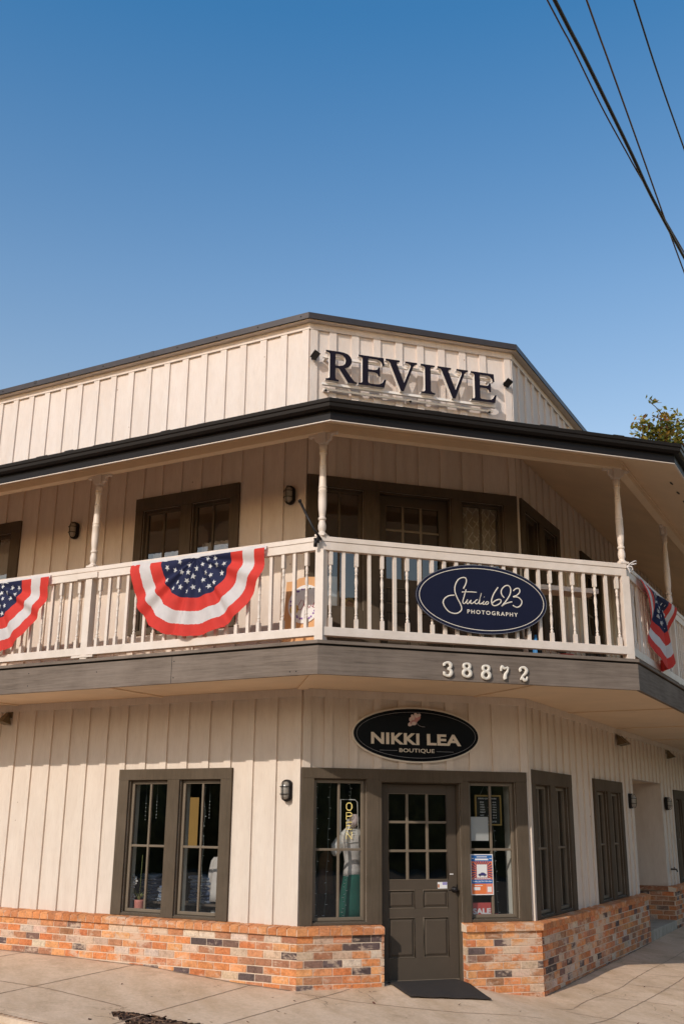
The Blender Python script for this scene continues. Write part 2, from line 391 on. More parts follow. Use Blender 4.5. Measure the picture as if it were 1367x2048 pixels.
def hgrid(name, inside, step, mat, x0, x1, y0, y1, dz=0.0):
    nx = int((x1-x0)/step)+1; ny = int((y1-y0)/step)+1
    mb = MB(); idx = {}; v = []; f = []
    def vid(i, j):
        if (i,j) not in idx:
            x, y = x0+i*step, y0+j*step; idx[(i,j)] = len(v); v.append((x, y, ground_z(x,y)+dz))
        return idx[(i,j)]
    for i in range(nx-1):
        for j in range(ny-1):
            cx, cy = x0+(i+.5)*step, y0+(j+.5)*step
            if inside(cx, cy): f.append((vid(i,j), vid(i+1,j), vid(i+1,j+1), vid(i,j+1)))
    mb.add(v, f, mat, True); return mb
def dists(x, y):
    p = Vector((x,y)); return p.dot(nL), -y, (p-Vector((W,0))).dot(nR), p.dot(uL), (p-Vector((W,0))).dot(uR)
PIT = [(-0.78,1.86),(-0.58,1.80),(0.9,1.86),(0.9,2.5),(-0.2,2.5),(-0.44,2.13),(-0.78,1.95)]
def in_pit(s, d):
    c = False
    for (a,b),(e,f) in zip(PIT, PIT[1:]+PIT[:1]):
        if (b > d) != (f > d) and s < (e-a)*(d-b)/(f-b)+a: c = not c
    return c
def in_walk(x, y):
    dl, dc, dr, sl, sr = dists(x,y)
    if in_pit(sl, dl): return False     # planting pit
    return (dl < 2.60 and dc < 3.2 and dr < 3.4) and (dl > -0.6 or dc > -0.6 or dr > -0.6 or True) and not (dl < -0.5 and dc < -0.5 and dr < -0.5)
g = hgrid('sidewalk', in_walk, 0.04, 'concrete', -8.2, 11.5, -4.2, 9.5)
def strip_on_ground(mb, pts, w, mat, dz=0.003, wob=0.004):
    P = []
    for (a,b) in zip(pts, pts[1:]):
        a = Vector(a); b = Vector(b); n = max(2, int((b-a).length/0.06))
        P += [a+(b-a)*k/n for k in range(n)]
    P.append(Vector(pts[-1])); v = []; f = []
    for i, p in enumerate(P):
        t = (P[min(i+1,len(P)-1)] - P[max(i-1,0)]).normalized(); q = Vector((-t.y, t.x)); ww = w*random.uniform(0.7,1.25)
        c = p + q*random.uniform(-wob,wob)
        for sgn in (-1,1): e = c+q*sgn*ww/2; v.append((e.x, e.y, ground_z(e.x,e.y)+dz))
    for i in range(len(P)-1): f.append((2*i,2*i+1,2*i+3,2*i+2))
    mb.add(v, f, mat)
def Lpt(s, d): p = uL*s+nL*d; return (p.x, p.y)
def Rpt(s, d): p = Vector((W,0))+uR*s+nR*d; return (p.x, p.y)
for s in (-7.1,-5.35,-3.62,-1.99,-0.47): strip_on_ground(g, [Lpt(s-0.02,0.12), Lpt(s,2.5)], 0.014, 'joint')
strip_on_ground(g, [(0.505,-0.043-0.1),(-0.734,-1.165),(-1.9,-2.2)], 0.014, 'joint')
strip_on_ground(g, [Lpt(-8,1.6), Lpt(-3.4,1.58), Lpt(-2.1,1.62), Lpt(-0.85,1.70)], 0.014, 'joint')
strip_on_ground(g, [(-0.08,-0.2),(0.341,-0.70),(0.743,-0.99),(1.2,-1.22),(2.0,-1.40)], 0.010, 'joint')
strip_on_ground(g, smooth_path([(1.2,-2.4),(2.026,-1.825),(2.75,-1.32),(3.183,-0.953),(4.74,0.409),(8.0,3.6)], 6), 0.012, 'joint')
strip_on_ground(g, smooth_path([(2.45,-0.80),(2.637,-0.811),(3.064,-0.40),(3.79,0.151),(4.436,0.796),(5.0,1.335),(6.2,2.45),(9,5.2)], 6), 0.010, 'joint')
for a, b in (((3.282,-0.156),(3.85,-0.85)), ((3.967,0.472),(4.75,-0.4)), ((4.722,1.025),(5.6,0.2)), ((5.8,2.1),(6.8,1.2)), ((2.5,-0.95),(3.3,-2.0)), ((4.2,0.55),(3.98,0.9)), ((4.9,1.25),(4.6,1.55))):
    strip_on_ground(g, [a,b], 0.009, 'joint')
# dirt line where brick meets the pavement
strip_on_ground(g, [Lpt(-8,0.11), Lpt(-0.02,0.11)], 0.035, 'joint', 0.004, 0.008)
strip_on_ground(g, [Rpt(0.05,0.11), Rpt(5.3,0.11)], 0.03, 'joint', 0.004, 0.008)
tag(g.build('sidewalk', recalc=False), kind='structure')
g = MB()
g.add([(-150,-150,-0.34),(150,-150,-0.34),(150,150,-0.34),(-150,150,-0.34)], [(0,1,2,3)], 'asphalt')
tag(g.build('road'), kind='structure')
# kerb: the edge of the pavement on the left street, a real step
g = MB(); v = []; f = []
ks = [-9+0.25*i for i in range(44)]
for s in ks:
    for d, dz in ((2.50,0.003),(2.63,-0.012),(2.66,-0.05),(2.67,-0.30)):
        x, y = Lpt(s, d); v.append((x, y, ground_z(*Lpt(s,d))+dz))
for i in range(len(ks)-1):
    for q in range(3): f.append((i*4+q, i*4+q+1, i*4+q+5, i*4+q+4))
g.add(v, f, 'concrete'); tag(g.build('kerb'), kind='structure')

M['soil'] = simple('soil', (0.09,0.052,0.032), 0.95, var=0.4, nscale=20, bumpk=0.8)
M['mulchchip'] = vcol_mat('mulch_chip', 0.95, 60, 0.6)
g = MB(); pts = [Lpt(a_,b_) for a_,b_ in ((-0.95,1.6),(1.0,1.6),(1.0,2.6),(-0.95,2.6))]
g.slab([(x,y) for x,y in pts], -0.30, ground_z(*Lpt(-0.5,1.9))-0.030, 'soil')
for k in range(2600):
    s, d = random.uniform(-1.0,0.6), random.uniform(1.62,2.3)
    if not in_pit(s,d) and random.random() < 0.985: continue
    x, y = Lpt(s,d); z = ground_z(x,y)-0.03+abs(random.gauss(0,0.012)); a = random.uniform(0,6.28); t = random.uniform(-0.5,0.5)
    l, w_ = random.uniform(0.012,0.035), random.uniform(0.004,0.012)
    ca, sa = math.cos(a), math.sin(a); h = 0.008
    vv = []
    for dx, dy, dz in ((-l,-w_,0),(l,-w_,t*l),(l,w_,t*l),(-l,w_,0),(-l,-w_,h),(l,-w_,h+t*l),(l,w_,h+t*l),(-l,w_,h)): vv.append((x+dx*ca-dy*sa, y+dx*sa+dy*ca, z+dz))
    c = random.choice([(0.16,0.08,0.045),(0.10,0.055,0.035),(0.24,0.14,0.085),(0.07,0.04,0.03)])
    g.add(vv, [(0,3,2,1),(4,5,6,7),(0,1,5,4),(1,2,6,5),(2,3,7,6),(3,0,4,7)], 'mulchchip', col=c)
tag(g.build('bark_mulch'), 'brown bark mulch in the planting pit at the edge of the sidewalk', 'mulch', kind='stuff')

# ======================= THE BUILDING =======================
bld = thing('corner_shop_building', 'two-storey cream board-and-batten corner shop with brick base, balcony and black gutter', 'building')

def wall_cells(mb, s0, s1, z0, z1, opens, d0=-0.12, d1=0.0, mat='siding'):
    xs = sorted({s0, s1, *[o[0] for o in opens], *[o[1] for o in opens]}); xs = [x for x in xs if s0 <= x <= s1]
    for a, b in zip(xs, xs[1:]):
        c = (a+b)/2; cuts = sorted([(o[2], o[3]) for o in opens if o[0] < c < o[1]])
        z = z0
        for p, q in cuts:
            if p > z: mb.box(a, b, d0, d1, z, p, mat)
            z = max(z, q)
        if z < z1: mb.box(a, b, d0, d1, z, z1, mat)
def battens(mb, centers, z0, z1, blocks, w=0.092, d=0.024, mat='siding'):
    for c in centers:
        a, b = c-w/2+random.uniform(-.002,.002), c+w/2+random.uniform(-.002,.002)
        cuts = sorted([(o[2], o[3]) for o in blocks if o[0] < b-0.004 and o[1] > a+0.004]); z = z0
        for p, q in cuts:
            if p > z+0.01: mb.box(a, b, 0, d, z, p, mat)
            z = max(z, q)
        if z < z1: mb.box(a, b, 0, d, z, z1, mat)
LBAT = [-0.355-0.2992*k for k in range(29)]
CBAT = [0.288+0.2858*k for k in range(8)]
RBAT = [0.30+0.2992*k for k in range(42)]

WIN = {}
def window_unit(frame, s0, s1, z0, z1, opens, zo0, zo1, glass='glass', hm=None, side_trim=True, under=None):
    mb = MB()
    mb.box(s0, s1, 0.0, 0.035, zo1, z1, 'trim')
    e = [s0] + [x for o in opens for x in o] + [s1]
    for i in range(0, len(e), 2):
        if e[i+1]-e[i] > 0.01: mb.box(e[i], e[i+1], 0.0, 0.032, z0, zo1, 'trim')
    for a, b in opens:
        if zo0 > z0+0.001: mb.box(a, b, 0.0, 0.022, z0, zo0, 'trim')
        mb.box(a, a+0.010, -0.119, -0.001, zo0, zo1, 'trim'); mb.box(b-0.010, b, -0.119, -0.001, zo0, zo1, 'trim')
        mb.box(a+0.010, b-0.010, -0.119, -0.001, zo1-0.010, zo1, 'trim'); mb.box(a+0.010, b-0.010, -0.119, -0.001, zo0, zo0+0.010, 'trim')
    w = mb.build('window', bld, frame=frame, bevel=0.003)
    sm = 'trim' if glass == 'glassup' else 'sash'  # upstairs sashes take the darker trim colour to stand in for shade
    for a, b in opens:
        a2, b2, q0, q1 = a+0.012, b-0.012, zo0+0.012, zo1-0.012; k = 0.034
        m = MB()
        m.box(a2, a2+k, -0.072, -0.034, q0, q1, sm); m.box(b2-k, b2, -0.072, -0.034, q0, q1, sm)
        m.box(a2+k, b2-k, -0.070, -0.032, q0, q0+k, sm); m.box(a2+k, b2-k, -0.070, -0.032, q1-k, q1, sm)
        c = (a+b)/2; hs = [hm] if hm else []
        m.box(c-0.0125, c+0.0125, -0.066, -0.036, q0+k, q1-k, sm)
        for h in hs:
            m.box(a2+k, c-0.0125, -0.064, -0.038, h-0.0125, h+0.0125, sm); m.box(c+0.0125, b2-k, -0.064, -0.038, h-0.0125, h+0.0125, sm)
        so = m.build('sash', w, bevel=0.004)
        p = MB(); p.add([(a2+k-.002,0.052,q0+k-.002),(b2-k+.002,0.052,q0+k-.002),(b2-k+.002,0.052,q1-k+.002),(a2+k-.002,0.052,q1-k+.002)], [(0,1,2,3)], glass)
        p.build('pane', w)
    return w
HZ = 1.38
# ---- openings
LG = [(-2.325,-1.757,0.66,2.107), (-1.590,-1.022,0.66,2.107)]; LGb = [(-2.47,-0.875,0.6,2.228)]
CG = [(0.135,0.732,0.66,2.11), (0.90,1.83,-0.3,2.085), (1.931,2.515,0.66,2.11)]; CGb = [(0.0,2.655,-0.3,2.22)]
RG = [(0.205,0.785,0.66,2.10), (0.985,1.565,0.66,2.10), (2.98,3.56,0.66,2.10), (3.76,4.34,0.66,2.10), (5.3,7.5,-0.3,2.345), (8.65,9.2,0.66,2.1), (9.4,9.98,0.66,2.1)]
RGb = [(0.063,1.715,0.6,2.26), (2.84,4.475,0.6,2.26), (5.3,7.5,-0.3,2.345), (8.50,10.1,0.6,2.265)]
LU = [(-2.385,-1.79,3.87,5.41), (-1.624,-1.055,3.87,5.41), (-5.25,-4.664,3.87,5.41), (-6.0,-5.42,3.87,5.41)]; LUb = [(-2.5,-0.925,3.81,5.575), (-6.15,-4.495,3.81,5.56)]
CU = [(0.13,0.69,3.97,5.41), (0.885,1.80,3.35,5.425), (1.937,2.50,3.97,5.41)]; CUb = [(-0.01,2.69,3.3,5.542)]
RU = [(0.28,0.86,3.87,5.43), (1.07,1.65,3.87,5.43), (3.0,3.92,3.35,5.43), (5.2,5.8,3.87,5.43)]; RUb = [(0.13,1.796,3.81,5.565), (2.9,4.02,3.3,5.53), (5.1,5.9,3.8,5.53)]
def facade(frame, s0, s1, bats, g, gb, u, ub, corner):
    m = MB()
    wall_cells(m, s0, s1, -0.35, 3.30, g)
    battens(m, bats, 0.60, 2.975, gb)
    for a, b in corner: battens(m, [(a+b)/2], 0.60, 2.975, gb if (a >= 0 and frame is FC) else [], w=b-a, d=0.0255)
    m.box(s0, s1, 0, 0.030, 2.975, 3.058, 'cream')
    m.build('wall', bld, frame=frame)
    m = MB()
    wall_cells(m, s0, s1, 3.30, 6.20, u)
    battens(m, bats, 3.346, 6.12, ub)
    for a, b in corner: battens(m, [(a+b)/2], 3.346, 6.12, ub if frame is FC else [], w=b-a, d=0.0255)
    m.build('wall', bld, frame=frame)
    m = MB()
    m.box(s0, s1, -0.12, 0.0, 6.20, 7.47, 'parapet')
    battens(m, bats, 6.3, 7.404, [], mat='parapet')
    for a, b in corner: battens(m, [(a+b)/2], 6.3, 7.404, [], w=b-a, d=0.0255, mat='parapet')
    m.build('parapet', bld, frame=frame)
facade(FL, SL, 0.0, LBAT, LG, LGb, LU, LUb, [(-0.092,0.0)])
facade(FC, 0.0, W, CBAT, CG, CGb, CU, CUb, [(0.002,0.092),(W-0.090,W-0.002)])
facade(FRR, 0.0, SR, RBAT, RG, RGb, RU, RUb, [(0.0,0.060)])
window_unit(FL, -2.47, -0.875, 0.634, 2.228, [(-2.325,-1.757),(-1.590,-1.022)], 0.66, 2.107, hm=HZ)
window_unit(FC, 0.0, 0.87, 0.634, 2.22, [(0.135,0.732)], 0.66, 2.11, hm=HZ)
window_unit(FC, 1.86, 2.655, 0.634, 2.22, [(1.931,2.515)], 0.66, 2.11, hm=HZ)
window_unit(FRR, 0.063, 1.715, 0.634, 2.26, [(0.205,0.785),(0.985,1.565)], 0.66, 2.10, hm=HZ)
window_unit(FRR, 2.84, 4.475, 0.634, 2.26, [(2.98,3.56),(3.76,4.34)], 0.66, 2.10, hm=HZ)
window_unit(FRR, 8.50, 10.1, 0.634, 2.265, [(8.65,9.2),(9.4,9.98)], 0.66, 2.10, hm=HZ)
window_unit(FL, -2.5, -0.925, 3.82, 5.575, [(-2.385,-1.79),(-1.624,-1.055)], 3.87, 5.41, 'glassup')
window_unit(FL, -6.15, -4.495, 3.82, 5.56, [(-6.0,-5.42),(-5.25,-4.664)], 3.87, 5.41, 'glassup')
window_unit(FC, 0.0, 0.87, 3.36, 5.542, [(0.13,0.69)], 3.97, 5.41, 'glassup')
window_unit(FC, 1.815, W-0.0, 3.36, 5.542, [(1.937,2.50)], 3.97, 5.41, 'glassup')
window_unit(FRR, 0.13, 1.796, 3.82, 5.565, [(0.28,0.86),(1.07,1.65)], 3.87, 5.43, 'glassup')
window_unit(FRR, 5.1, 5.9, 3.82, 5.53, [(5.2,5.8)], 3.87, 5.43, 'glassup')

def door(frame, s0, s1, zb, zt, head_top, head_s, glass, knob=True, upper=False):
    k = (s1-s0)/0.93; dz = zb-0.05
    X = lambda x: s0+(x-0.90)*k; Z = lambda z: z+dz
    m = MB()   # frame: jambs, head, threshold
    m.box(head_s[0], head_s[1], 0.0, 0.035, zt, head_top, 'trim')
    m.box(head_s[0], s0, 0.0, 0.030, zb+0.0 if upper else 0.634, zt, 'trim'); m.box(s1, head_s[1], 0.0, 0.030, zb if upper else 0.634, zt, 'trim')
    m.box(s0, s0+0.012, -0.118, 0.001, zb-0.05, zt, 'trim'); m.box(s1-0.012, s1, -0.118, 0.001, zb-0.05, zt, 'trim'); m.box(s0+0.012, s1-0.012, -0.118, -0.001, zt-0.012, zt, 'trim')
    m.box(s0+0.012, s1-0.012, -0.12, -0.045, zb-0.06, zb-0.012, 'sash')
    fr = m.build('door_frame', bld, frame=frame, bevel=0.003)
    m = MB(); a, b = s0+0.018, s1-0.018; F0, F1 = -0.112, -0.070
    g0, g1, gz0, gz1 = X(1.008), X(1.703), Z(1.066), Z(1.968)
    def bx(a_, b_, z0, z1, d1=F1, d0=F0, mat='door'): m.box(a_, b_, d0, d1, z0, z1, mat)
    bx(a, g0, zb-0.008, zt-0.018); bx(g1, b, zb-0.008, zt-0.018); bx(g0, g1, gz1, zt-0.018)
    bx(g0, g1, Z(0.965), gz0); bx(g0, g1, Z(0.688), Z(0.776)); bx(g0, g1, zb-0.008, Z(0.285)); 
    c0, c1 = X(1.312), X(1.405)
    bx(c0, c1, Z(0.776), Z(0.965)); bx(c0, c1, Z(0.285), Z(0.688))
    for p0, p1 in ((g0,c0),(c1,g1)):
        for q0, q1 in ((Z(0.776),Z(0.965)),(Z(0.285),Z(0.688))):
            bx(p0, p1, q0, q1, -0.088)
            # raised field with a sloping border
            i0, i1, j0, j1 = p0+0.016, p1-0.016, q0+0.016, q1-0.016; t = 0.022
            v = [(i0,0.088,j0),(i1,0.088,j0),(i1,0.088,j1),(i0,0.088,j1),(i0+t,0.076,j0+t),(i1-t,0.076,j0+t),(i1-t,0.076,j1-t),(i0+t,0.076,j1-t)]
            m.add(v, [(0,3,2,1),(4,5,6,7),(0,1,5,4),(1,2,6,5),(2,3,7,6),(3,0,4,7)], 'door')
            m.tube([(p0+.004,0.073,q0+.004),(p1-.004,0.073,q0+.004),(p1-.004,0.073,q1-.004),(p0+.004,0.073,q1-.004)], 0.006, 'sash', 6, closed=True)
    for x in (X(1.235), X(1.470)): bx(x-0.013, x+0.013, gz0, gz1, -0.076, -0.106, 'sash')
    for z in (Z(1.365), Z(1.665)):
        xs = [g0, X(1.235)-0.013, X(1.235)+0.013, X(1.470)-0.013, X(1.470)+0.013, g1]
        for i in (0,2,4): bx(xs[i], xs[i+1], z-0.013, z+0.013, -0.078, -0.104, 'sash')
    m.tube([(g0+.003,0.073,gz0+.003),(g1-.003,0.073,gz0+.003),(g1-.003,0.073,gz1-.003),(g0+.003,0.073,gz1-.003)], 0.007, 'sash', 6, closed=True)
    m.box(a, b, -0.070, -0.060, zb-0.008, zb+0.022, 'sash')
    dr = m.build('door', bld, frame=frame, bevel=0.003)
    p = MB(); p.add([(g0,0.094,gz0),(g1,0.094,gz0),(g1,0.094,gz1),(g0,0.094,gz1)], [(0,1,2,3)], glass); p.build('pane', dr)
    m = MB(); kx, kz = X(1.765), Z(0.965)
    def ring(y, r): return [(kx+r*math.cos(2*math.pi*q/14), y, kz+r*math.sin(2*math.pi*q/14)) for q in range(14)]
    rs = [(0.070,0.030),(0.078,0.031),(0.080,0.012),(0.100,0.011),(0.106,0.024),(0.122,0.031),(0.138,0.026),(0.144,0.010)]
    v = []; f = []
    for d, r in rs: v += ring(-(-d) if False else 0.070-(d-0.070), r)
    for i in range(len(rs)-1):
        for q in range(14): f.append((i*14+q, i*14+(q+1)%14, (i+1)*14+(q+1)%14, (i+1)*14+q))
    f.append(tuple((len(rs)-1)*14+q for q in range(14)))
    m.add(v, f, 'iron', True)
    if not upper: m.box(kx-0.055, kx-0.022, -0.072, -0.066, kz-0.012, kz-0.002, 'iron')
    m.box(X(1.80), X(1.812), -0.072, -0.066, kz-0.03, kz+0.05, 'iron')
    m.build('handle', dr)
    for hz in (Z(1.86), Z(1.15), Z(0.35)):
        m = MB(); m.tube([(s0+0.014,0.062,hz-0.045),(s0+0.014,0.062,hz+0.045)], 0.008, 'sash', 8); m.box(s0+0.014, s0+0.035, -0.070, -0.067, hz-0.045, hz+0.045, 'sash'); m.build('hinge', dr)
    return dr
shop_door = door(FC, 0.90, 1.83, 0.05, 2.085, 2.22, (0.87,1.86), 'glass')
up_door = door(FC, 0.885, 1.80, 3.37, 5.425, 5.542, (0.87,1.815), 'glassup', upper=True)
door(FRR, 3.0, 3.92, 3.37, 5.43, 5.53, (2.9,4.02), 'glassup', upper=True)
# recessed side entrance on the right wall
m = MB()
m.box(5.18, 5.3, -1.2, -0.12, -0.35, 2.5, 'siding'); m.box(7.5, 7.62, -1.2, -0.12, -0.35, 2.5, 'cream'); m.box(5.18, 7.62, -1.32, -1.2, -0.35, 2.5, 'siding'); m.box(5.3, 7.5, -1.2, -0.12, 2.345, 2.42, 'soffit')
m.box(7.492, 7.4995, -0.36, -0.002, 0.64, 2.343, 'cream')
m.build('side_entrance', bld, frame=FRR)

# ---- brick base
BD, CD = 0.105, 0.135
def bcol():
    r = random.random()
    def j(c, a=0.12): k = random.uniform(1-a,1+a); return (c[0]*k, c[1]*k*random.uniform(0.95,1.05), c[2]*k*random.uniform(0.95,1.05))
    if r < 0.56: return j(random.choice([(0.68,0.26,0.095),(0.64,0.215,0.08),(0.74,0.33,0.135),(0.60,0.25,0.115)]))
    if r < 0.70: return j((0.44,0.20,0.105),0.2)
    if r < 0.81: return j((0.64,0.44,0.30),0.15)
    if r < 0.88: return j((0.68,0.52,0.39),0.1)
    if r < 0.95: return j((0.125,0.085,0.075),0.3)
    return j((0.26,0.15,0.11),0.25)
def bricks(mb, s0, s1, d, z_top=0.540, z_bot=-0.25, mod=0.206, course=0.0765, shift=0.0):
    mb.box(s0+0.003, s1-0.003, 0.0 if d > 0.02 else d-0.06, d-0.006, z_bot, z_top+0.004, 'mortar')
    z = z_top; r = 0
    while z > z_bot:
        s = s0 - (mod/2 if r % 2 else 0) - shift
        while s < s1:
            a, b = max(s+0.0055+random.uniform(-.0015,.0015), s0), min(s+mod-0.0055+random.uniform(-.0015,.0015), s1)
            if b-a > 0.02: mb.box(a, b, d-0.03, d+random.uniform(-0.0015,0.0015), z-course+0.012, z, 'brick', col=bcol())
            s += mod
        z -= course; r += 1
def cap(mb, s0, s1, w=0.1155):
    n = max(1, round((s1-s0)/w)); w = (s1-s0)/n
    for i in range(n):
        a, b = s0+i*w+0.005, s0+(i+1)*w-0.005; dd = random.uniform(-0.002,0.002)
        v = []
        for x in (a, b): v += [(x,-0.004,0.552),(x,-(CD+dd),0.548),(x,-(CD+dd),0.612+dd),(x,-(CD-0.012),0.620+dd),(x,-0.004,0.6335)]
        kk = random.uniform(0.86,1.1); c = random.choice([(0.68,0.26,0.095),(0.61,0.22,0.08),(0.70,0.30,0.12),(0.63,0.25,0.105)]); c = tuple(x*kk for x in c)
        mb.add(v, [(0,1,2,3,4),(9,8,7,6,5)]+[(q,5+q,5+(q+1)%5,(q+1)%5) for q in range(5)], 'brick', col=c)
    v = []
    for x in (s0, s1): v += [(x,-0.003,0.545),(x,-(CD-0.006),0.545),(x,-(CD-0.006),0.606),(x,-0.003,0.629)]
    mb.add(v, [(0,1,2,3),(7,6,5,4)]+[(q,4+q,4+(q+1)%4,(q+1)%4) for q in range(4)], 'mortar')
tA = math.tan(AL/2); tB = math.tan(AR/2)
m = MB(); bricks(m, SL, BD*tA, BD); m.build('brick_base', bld, frame=FL)
m = MB(); cap(m, SL, CD*tA-0.002); m.build('brick_ledge', bld, frame=FL)
m = MB(); bricks(m, -BD*tA, 0.868, BD, shift=0.03); m.box(0.868, 0.893, -0.06, BD-0.012, -0.25, 0.545, 'mortar'); m.build('brick_base', bld, frame=FC)
m = MB(); bricks(m, 1.835, W+BD*tB, BD); m.build('brick_base', bld, frame=FC)
# end faces of the two stubs beside the door
for x, sg in ((0.895,1),(1.832,-1)):
    m = MB(); z = 0.540; r = 0
    while z > -0.25:
        for (a, b) in (((-0.05,0.055),(0.065,BD)) if r % 2 else ((-0.05,BD),)):
            x0, x1 = (x-0.028, x) if sg > 0 else (x, x+0.028)
            m.box(x0, x1, a, b-0.001, z-0.0665, z, 'brick', col=bcol())
        z -= 0.0765; r += 1
    m.build('brick_base', bld, frame=FC)
m = MB(); cap(m, -CD*tA+0.002, 0.895); m.build('brick_ledge', bld, frame=FC)
m = MB(); cap(m, 1.815, W+CD*tB-0.002); m.build('brick_ledge', bld, frame=FC)
m = MB(); bricks(m, -BD*tB*0, 5.37, BD, mod=0.206, shift=0.07); m.build('brick_base', bld, frame=FRR)
m = MB(); bricks(m, 7.5, SR, BD); m.build('brick_base', bld, frame=FRR)
m = MB(); cap(m, -0.05, 5.40); m.build('brick_ledge', bld, frame=FRR)
m = MB(); cap(m, 7.44, SR); m.build('brick_ledge', bld, frame=FRR)
# brick on the near-facing jamb of the side entrance
mj = MB(); bricks(mj, -1.15, BD-0.004, 0.03); mj.box(-1.15, 0.0, 0.0, 0.055, 0.56, 0.63, 'brick', col=(0.36,0.15,0.075))
pj = FRR.w(7.5, 0, 0); mj.build('brick_base', bld, loc=pj, rz=AR-math.pi/2)
m = MB(); m.box(5.38, 7.46, -0.42, 0.10, -0.30, 0.09, 'step'); m.box(5.31, 7.46, -1.19, -0.42, -0.30, 0.245, 'step'); m.build('entrance_step', bld, frame=FRR, bevel=0.01)

# ---- interiors, back walls, roof deck
P0 = uL*SL; P3 = Vector((W,0))+uR*SR; P4 = P3-nR*5; P5 = P0-nL*5
poly = [(P0.x,P0.y),(0,0),(W,0),(P3.x,P3.y),(P4.x,P4.y),(P5.x,P5.y)]
def inset(pl, e):
    c = Vector((sum(p[0] for p in pl)/len(pl), sum(p[1] for p in pl)/len(pl))); return [tuple(c+(Vector(p)-c)*(1-e)) for p in pl]
def ins(e=0.06):
    a = cornerA(-e,-e); b = cornerB(-e,-e); q0 = uL*SL-nL*e; q3 = Vector((W,0))+uR*SR-nR*e
    return [(q0.x,q0.y),(a.x,a.y),(b.x,b.y),(q3.x,q3.y),(P4.x,P4.y),(P5.x,P5.y)]
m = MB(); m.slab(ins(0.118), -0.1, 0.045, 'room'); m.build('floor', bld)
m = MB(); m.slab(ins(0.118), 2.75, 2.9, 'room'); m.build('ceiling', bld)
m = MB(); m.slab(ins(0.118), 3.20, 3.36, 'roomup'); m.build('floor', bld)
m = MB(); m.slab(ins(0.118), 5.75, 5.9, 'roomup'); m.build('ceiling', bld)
m = MB(); m.slab(ins(0.118), 7.15, 7.25, 'shingle'); m.build('flat_roof', bld)
m = MB()
for a, b in ((P3,P4),(P4,P5),(P5,P0)):
    t = (b-a).normalized(); n = Vector((-t.y,t.x))*0.1
    m.slab([tuple(a),tuple(b),tuple(b+n),tuple(a+n)], -0.3, 7.4, 'siding')
m.build('back_wall', bld)
# partition walls that make each storey a shallow dim room
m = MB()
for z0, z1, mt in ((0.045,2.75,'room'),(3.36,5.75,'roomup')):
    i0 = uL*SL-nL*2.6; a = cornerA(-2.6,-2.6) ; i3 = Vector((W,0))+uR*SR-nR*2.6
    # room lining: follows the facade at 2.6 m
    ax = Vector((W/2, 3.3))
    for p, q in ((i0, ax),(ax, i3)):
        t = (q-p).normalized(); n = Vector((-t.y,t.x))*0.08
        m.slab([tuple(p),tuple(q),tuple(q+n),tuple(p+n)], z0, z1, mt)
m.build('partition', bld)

# ---- parapet frieze and metal cap
m = MB(); sweep(m, rect((0,0,0), 0.0, 0.030, 7.405, 7.498), 'parapet'); m.build('frieze_board', bld)
m = MB(); sweep(m, rect((0,0,0), -0.14, 0.108, 7.485, 7.500), 'cream'); m.build('nailer_board', bld)
m = MB(); CBs = (0.128,0.128,0.118)
sweep(m, [(*off(CBs,0.0),7.500),(*off(CBs,0.006),7.494),(*off(CBs,0.004),7.572),(-0.16,-0.16,-0.16,7.585),(-0.16,-0.16,-0.16,7.501)], 'capmetal')

m.build('parapet_cap', bld)
m = MB()
for s in (-6.4,-4.42,-2.35): m.box(s, s+0.05, 0.129, 0.136, 7.496, 7.574, 'capmetal')
for s in [-7.5+0.62*k for k in range(13)]: m.box(s, s+0.014, 0.130, 0.139, 7.528, 7.540, 'iron')
m.build('cap_seam', bld, frame=FL)

# ---- balcony deck
FB = (1.194,1.447,1.462)
m = MB(); sweep(m, rect(FB, -0.04, 0.0, 3.024, 3.300), 'fascia'); m.build('fascia_board', bld)
m = MB(); m.box(-0.892,-0.887,FB[0]-0.001,FB[0]+0.0012,3.026,3.299,'iron'); m.build('board_joint', bld, frame=FL)
for s_, z_ in ((-2.9,3.10),(-2.9,3.24),(-0.86,3.08),(-0.86,3.25),(0.55,3.06),(0.62,3.06),(-4.2,3.1),(-1.9,3.2)):
    m = MB(); m.prism([(s_+0.007*math.cos(q), z_+0.007*math.sin(q)) for q in (0,1.05,2.1,3.14,4.2,5.2)], FB[0]-0.001, FB[0]+0.002, 'iron'); m.build('nail', bld, frame=FL)
m = MB(); sweep(m, rect(FB, -0.05, -0.022, 3.300, 3.320), 'iron'); sweep(m, rect(FB, -0.14, 0.018, 3.320, 3.352), 'fascia'); m.build('deck_edge', bld)  # black strip put in for the shaded gap under the edge board
m = MB(); sweep(m, [(0,0,0,3.300),(*off(FB,-0.14),3.300),(*off(FB,-0.14),3.345),(0,0,0,3.345)], 'deck'); m.build('balcony_deck', bld)
m = MB(); sweep(m, [(0,0,0,3.060),(*off(FB,-0.04),3.060),(*off(FB,-0.04),3.075),(0,0,0,3.075)], 'soffit'); m.build('balcony_soffit', bld)
for s in (-1.915,-4.22,-6.5): m = MB(); m.box(s-0.03, s+0.03, 0.031, FB[0]-0.04, 3.046, 3.060, 'soffit'); m.build('soffit_batten', bld, frame=FL)
for s in (1.75,4.35,6.9,9.4): m = MB(); m.box(s-0.03, s+0.03, 0.031, FB[2]-0.04, 3.046, 3.060, 'soffit'); m.build('soffit_batten', bld, frame=FRR)
def hip_strip(mb, p, q, w, z0, z1, mat):
    p = Vector(p); q = Vector(q); t = (q-p).normalized(); n = Vector((-t.y,t.x))*w/2
    mb.slab([tuple(p-n),tuple(q-n),tuple(q+n),tuple(p+n)], z0, z1, mat)
m = MB(); hip_strip(m, cornerA(0.03,0.03), cornerA(FB[0]-0.05,FB[1]-0.05), 0.12, 3.044, 3.0595, 'soffit'); m.build('soffit_batten', bld)
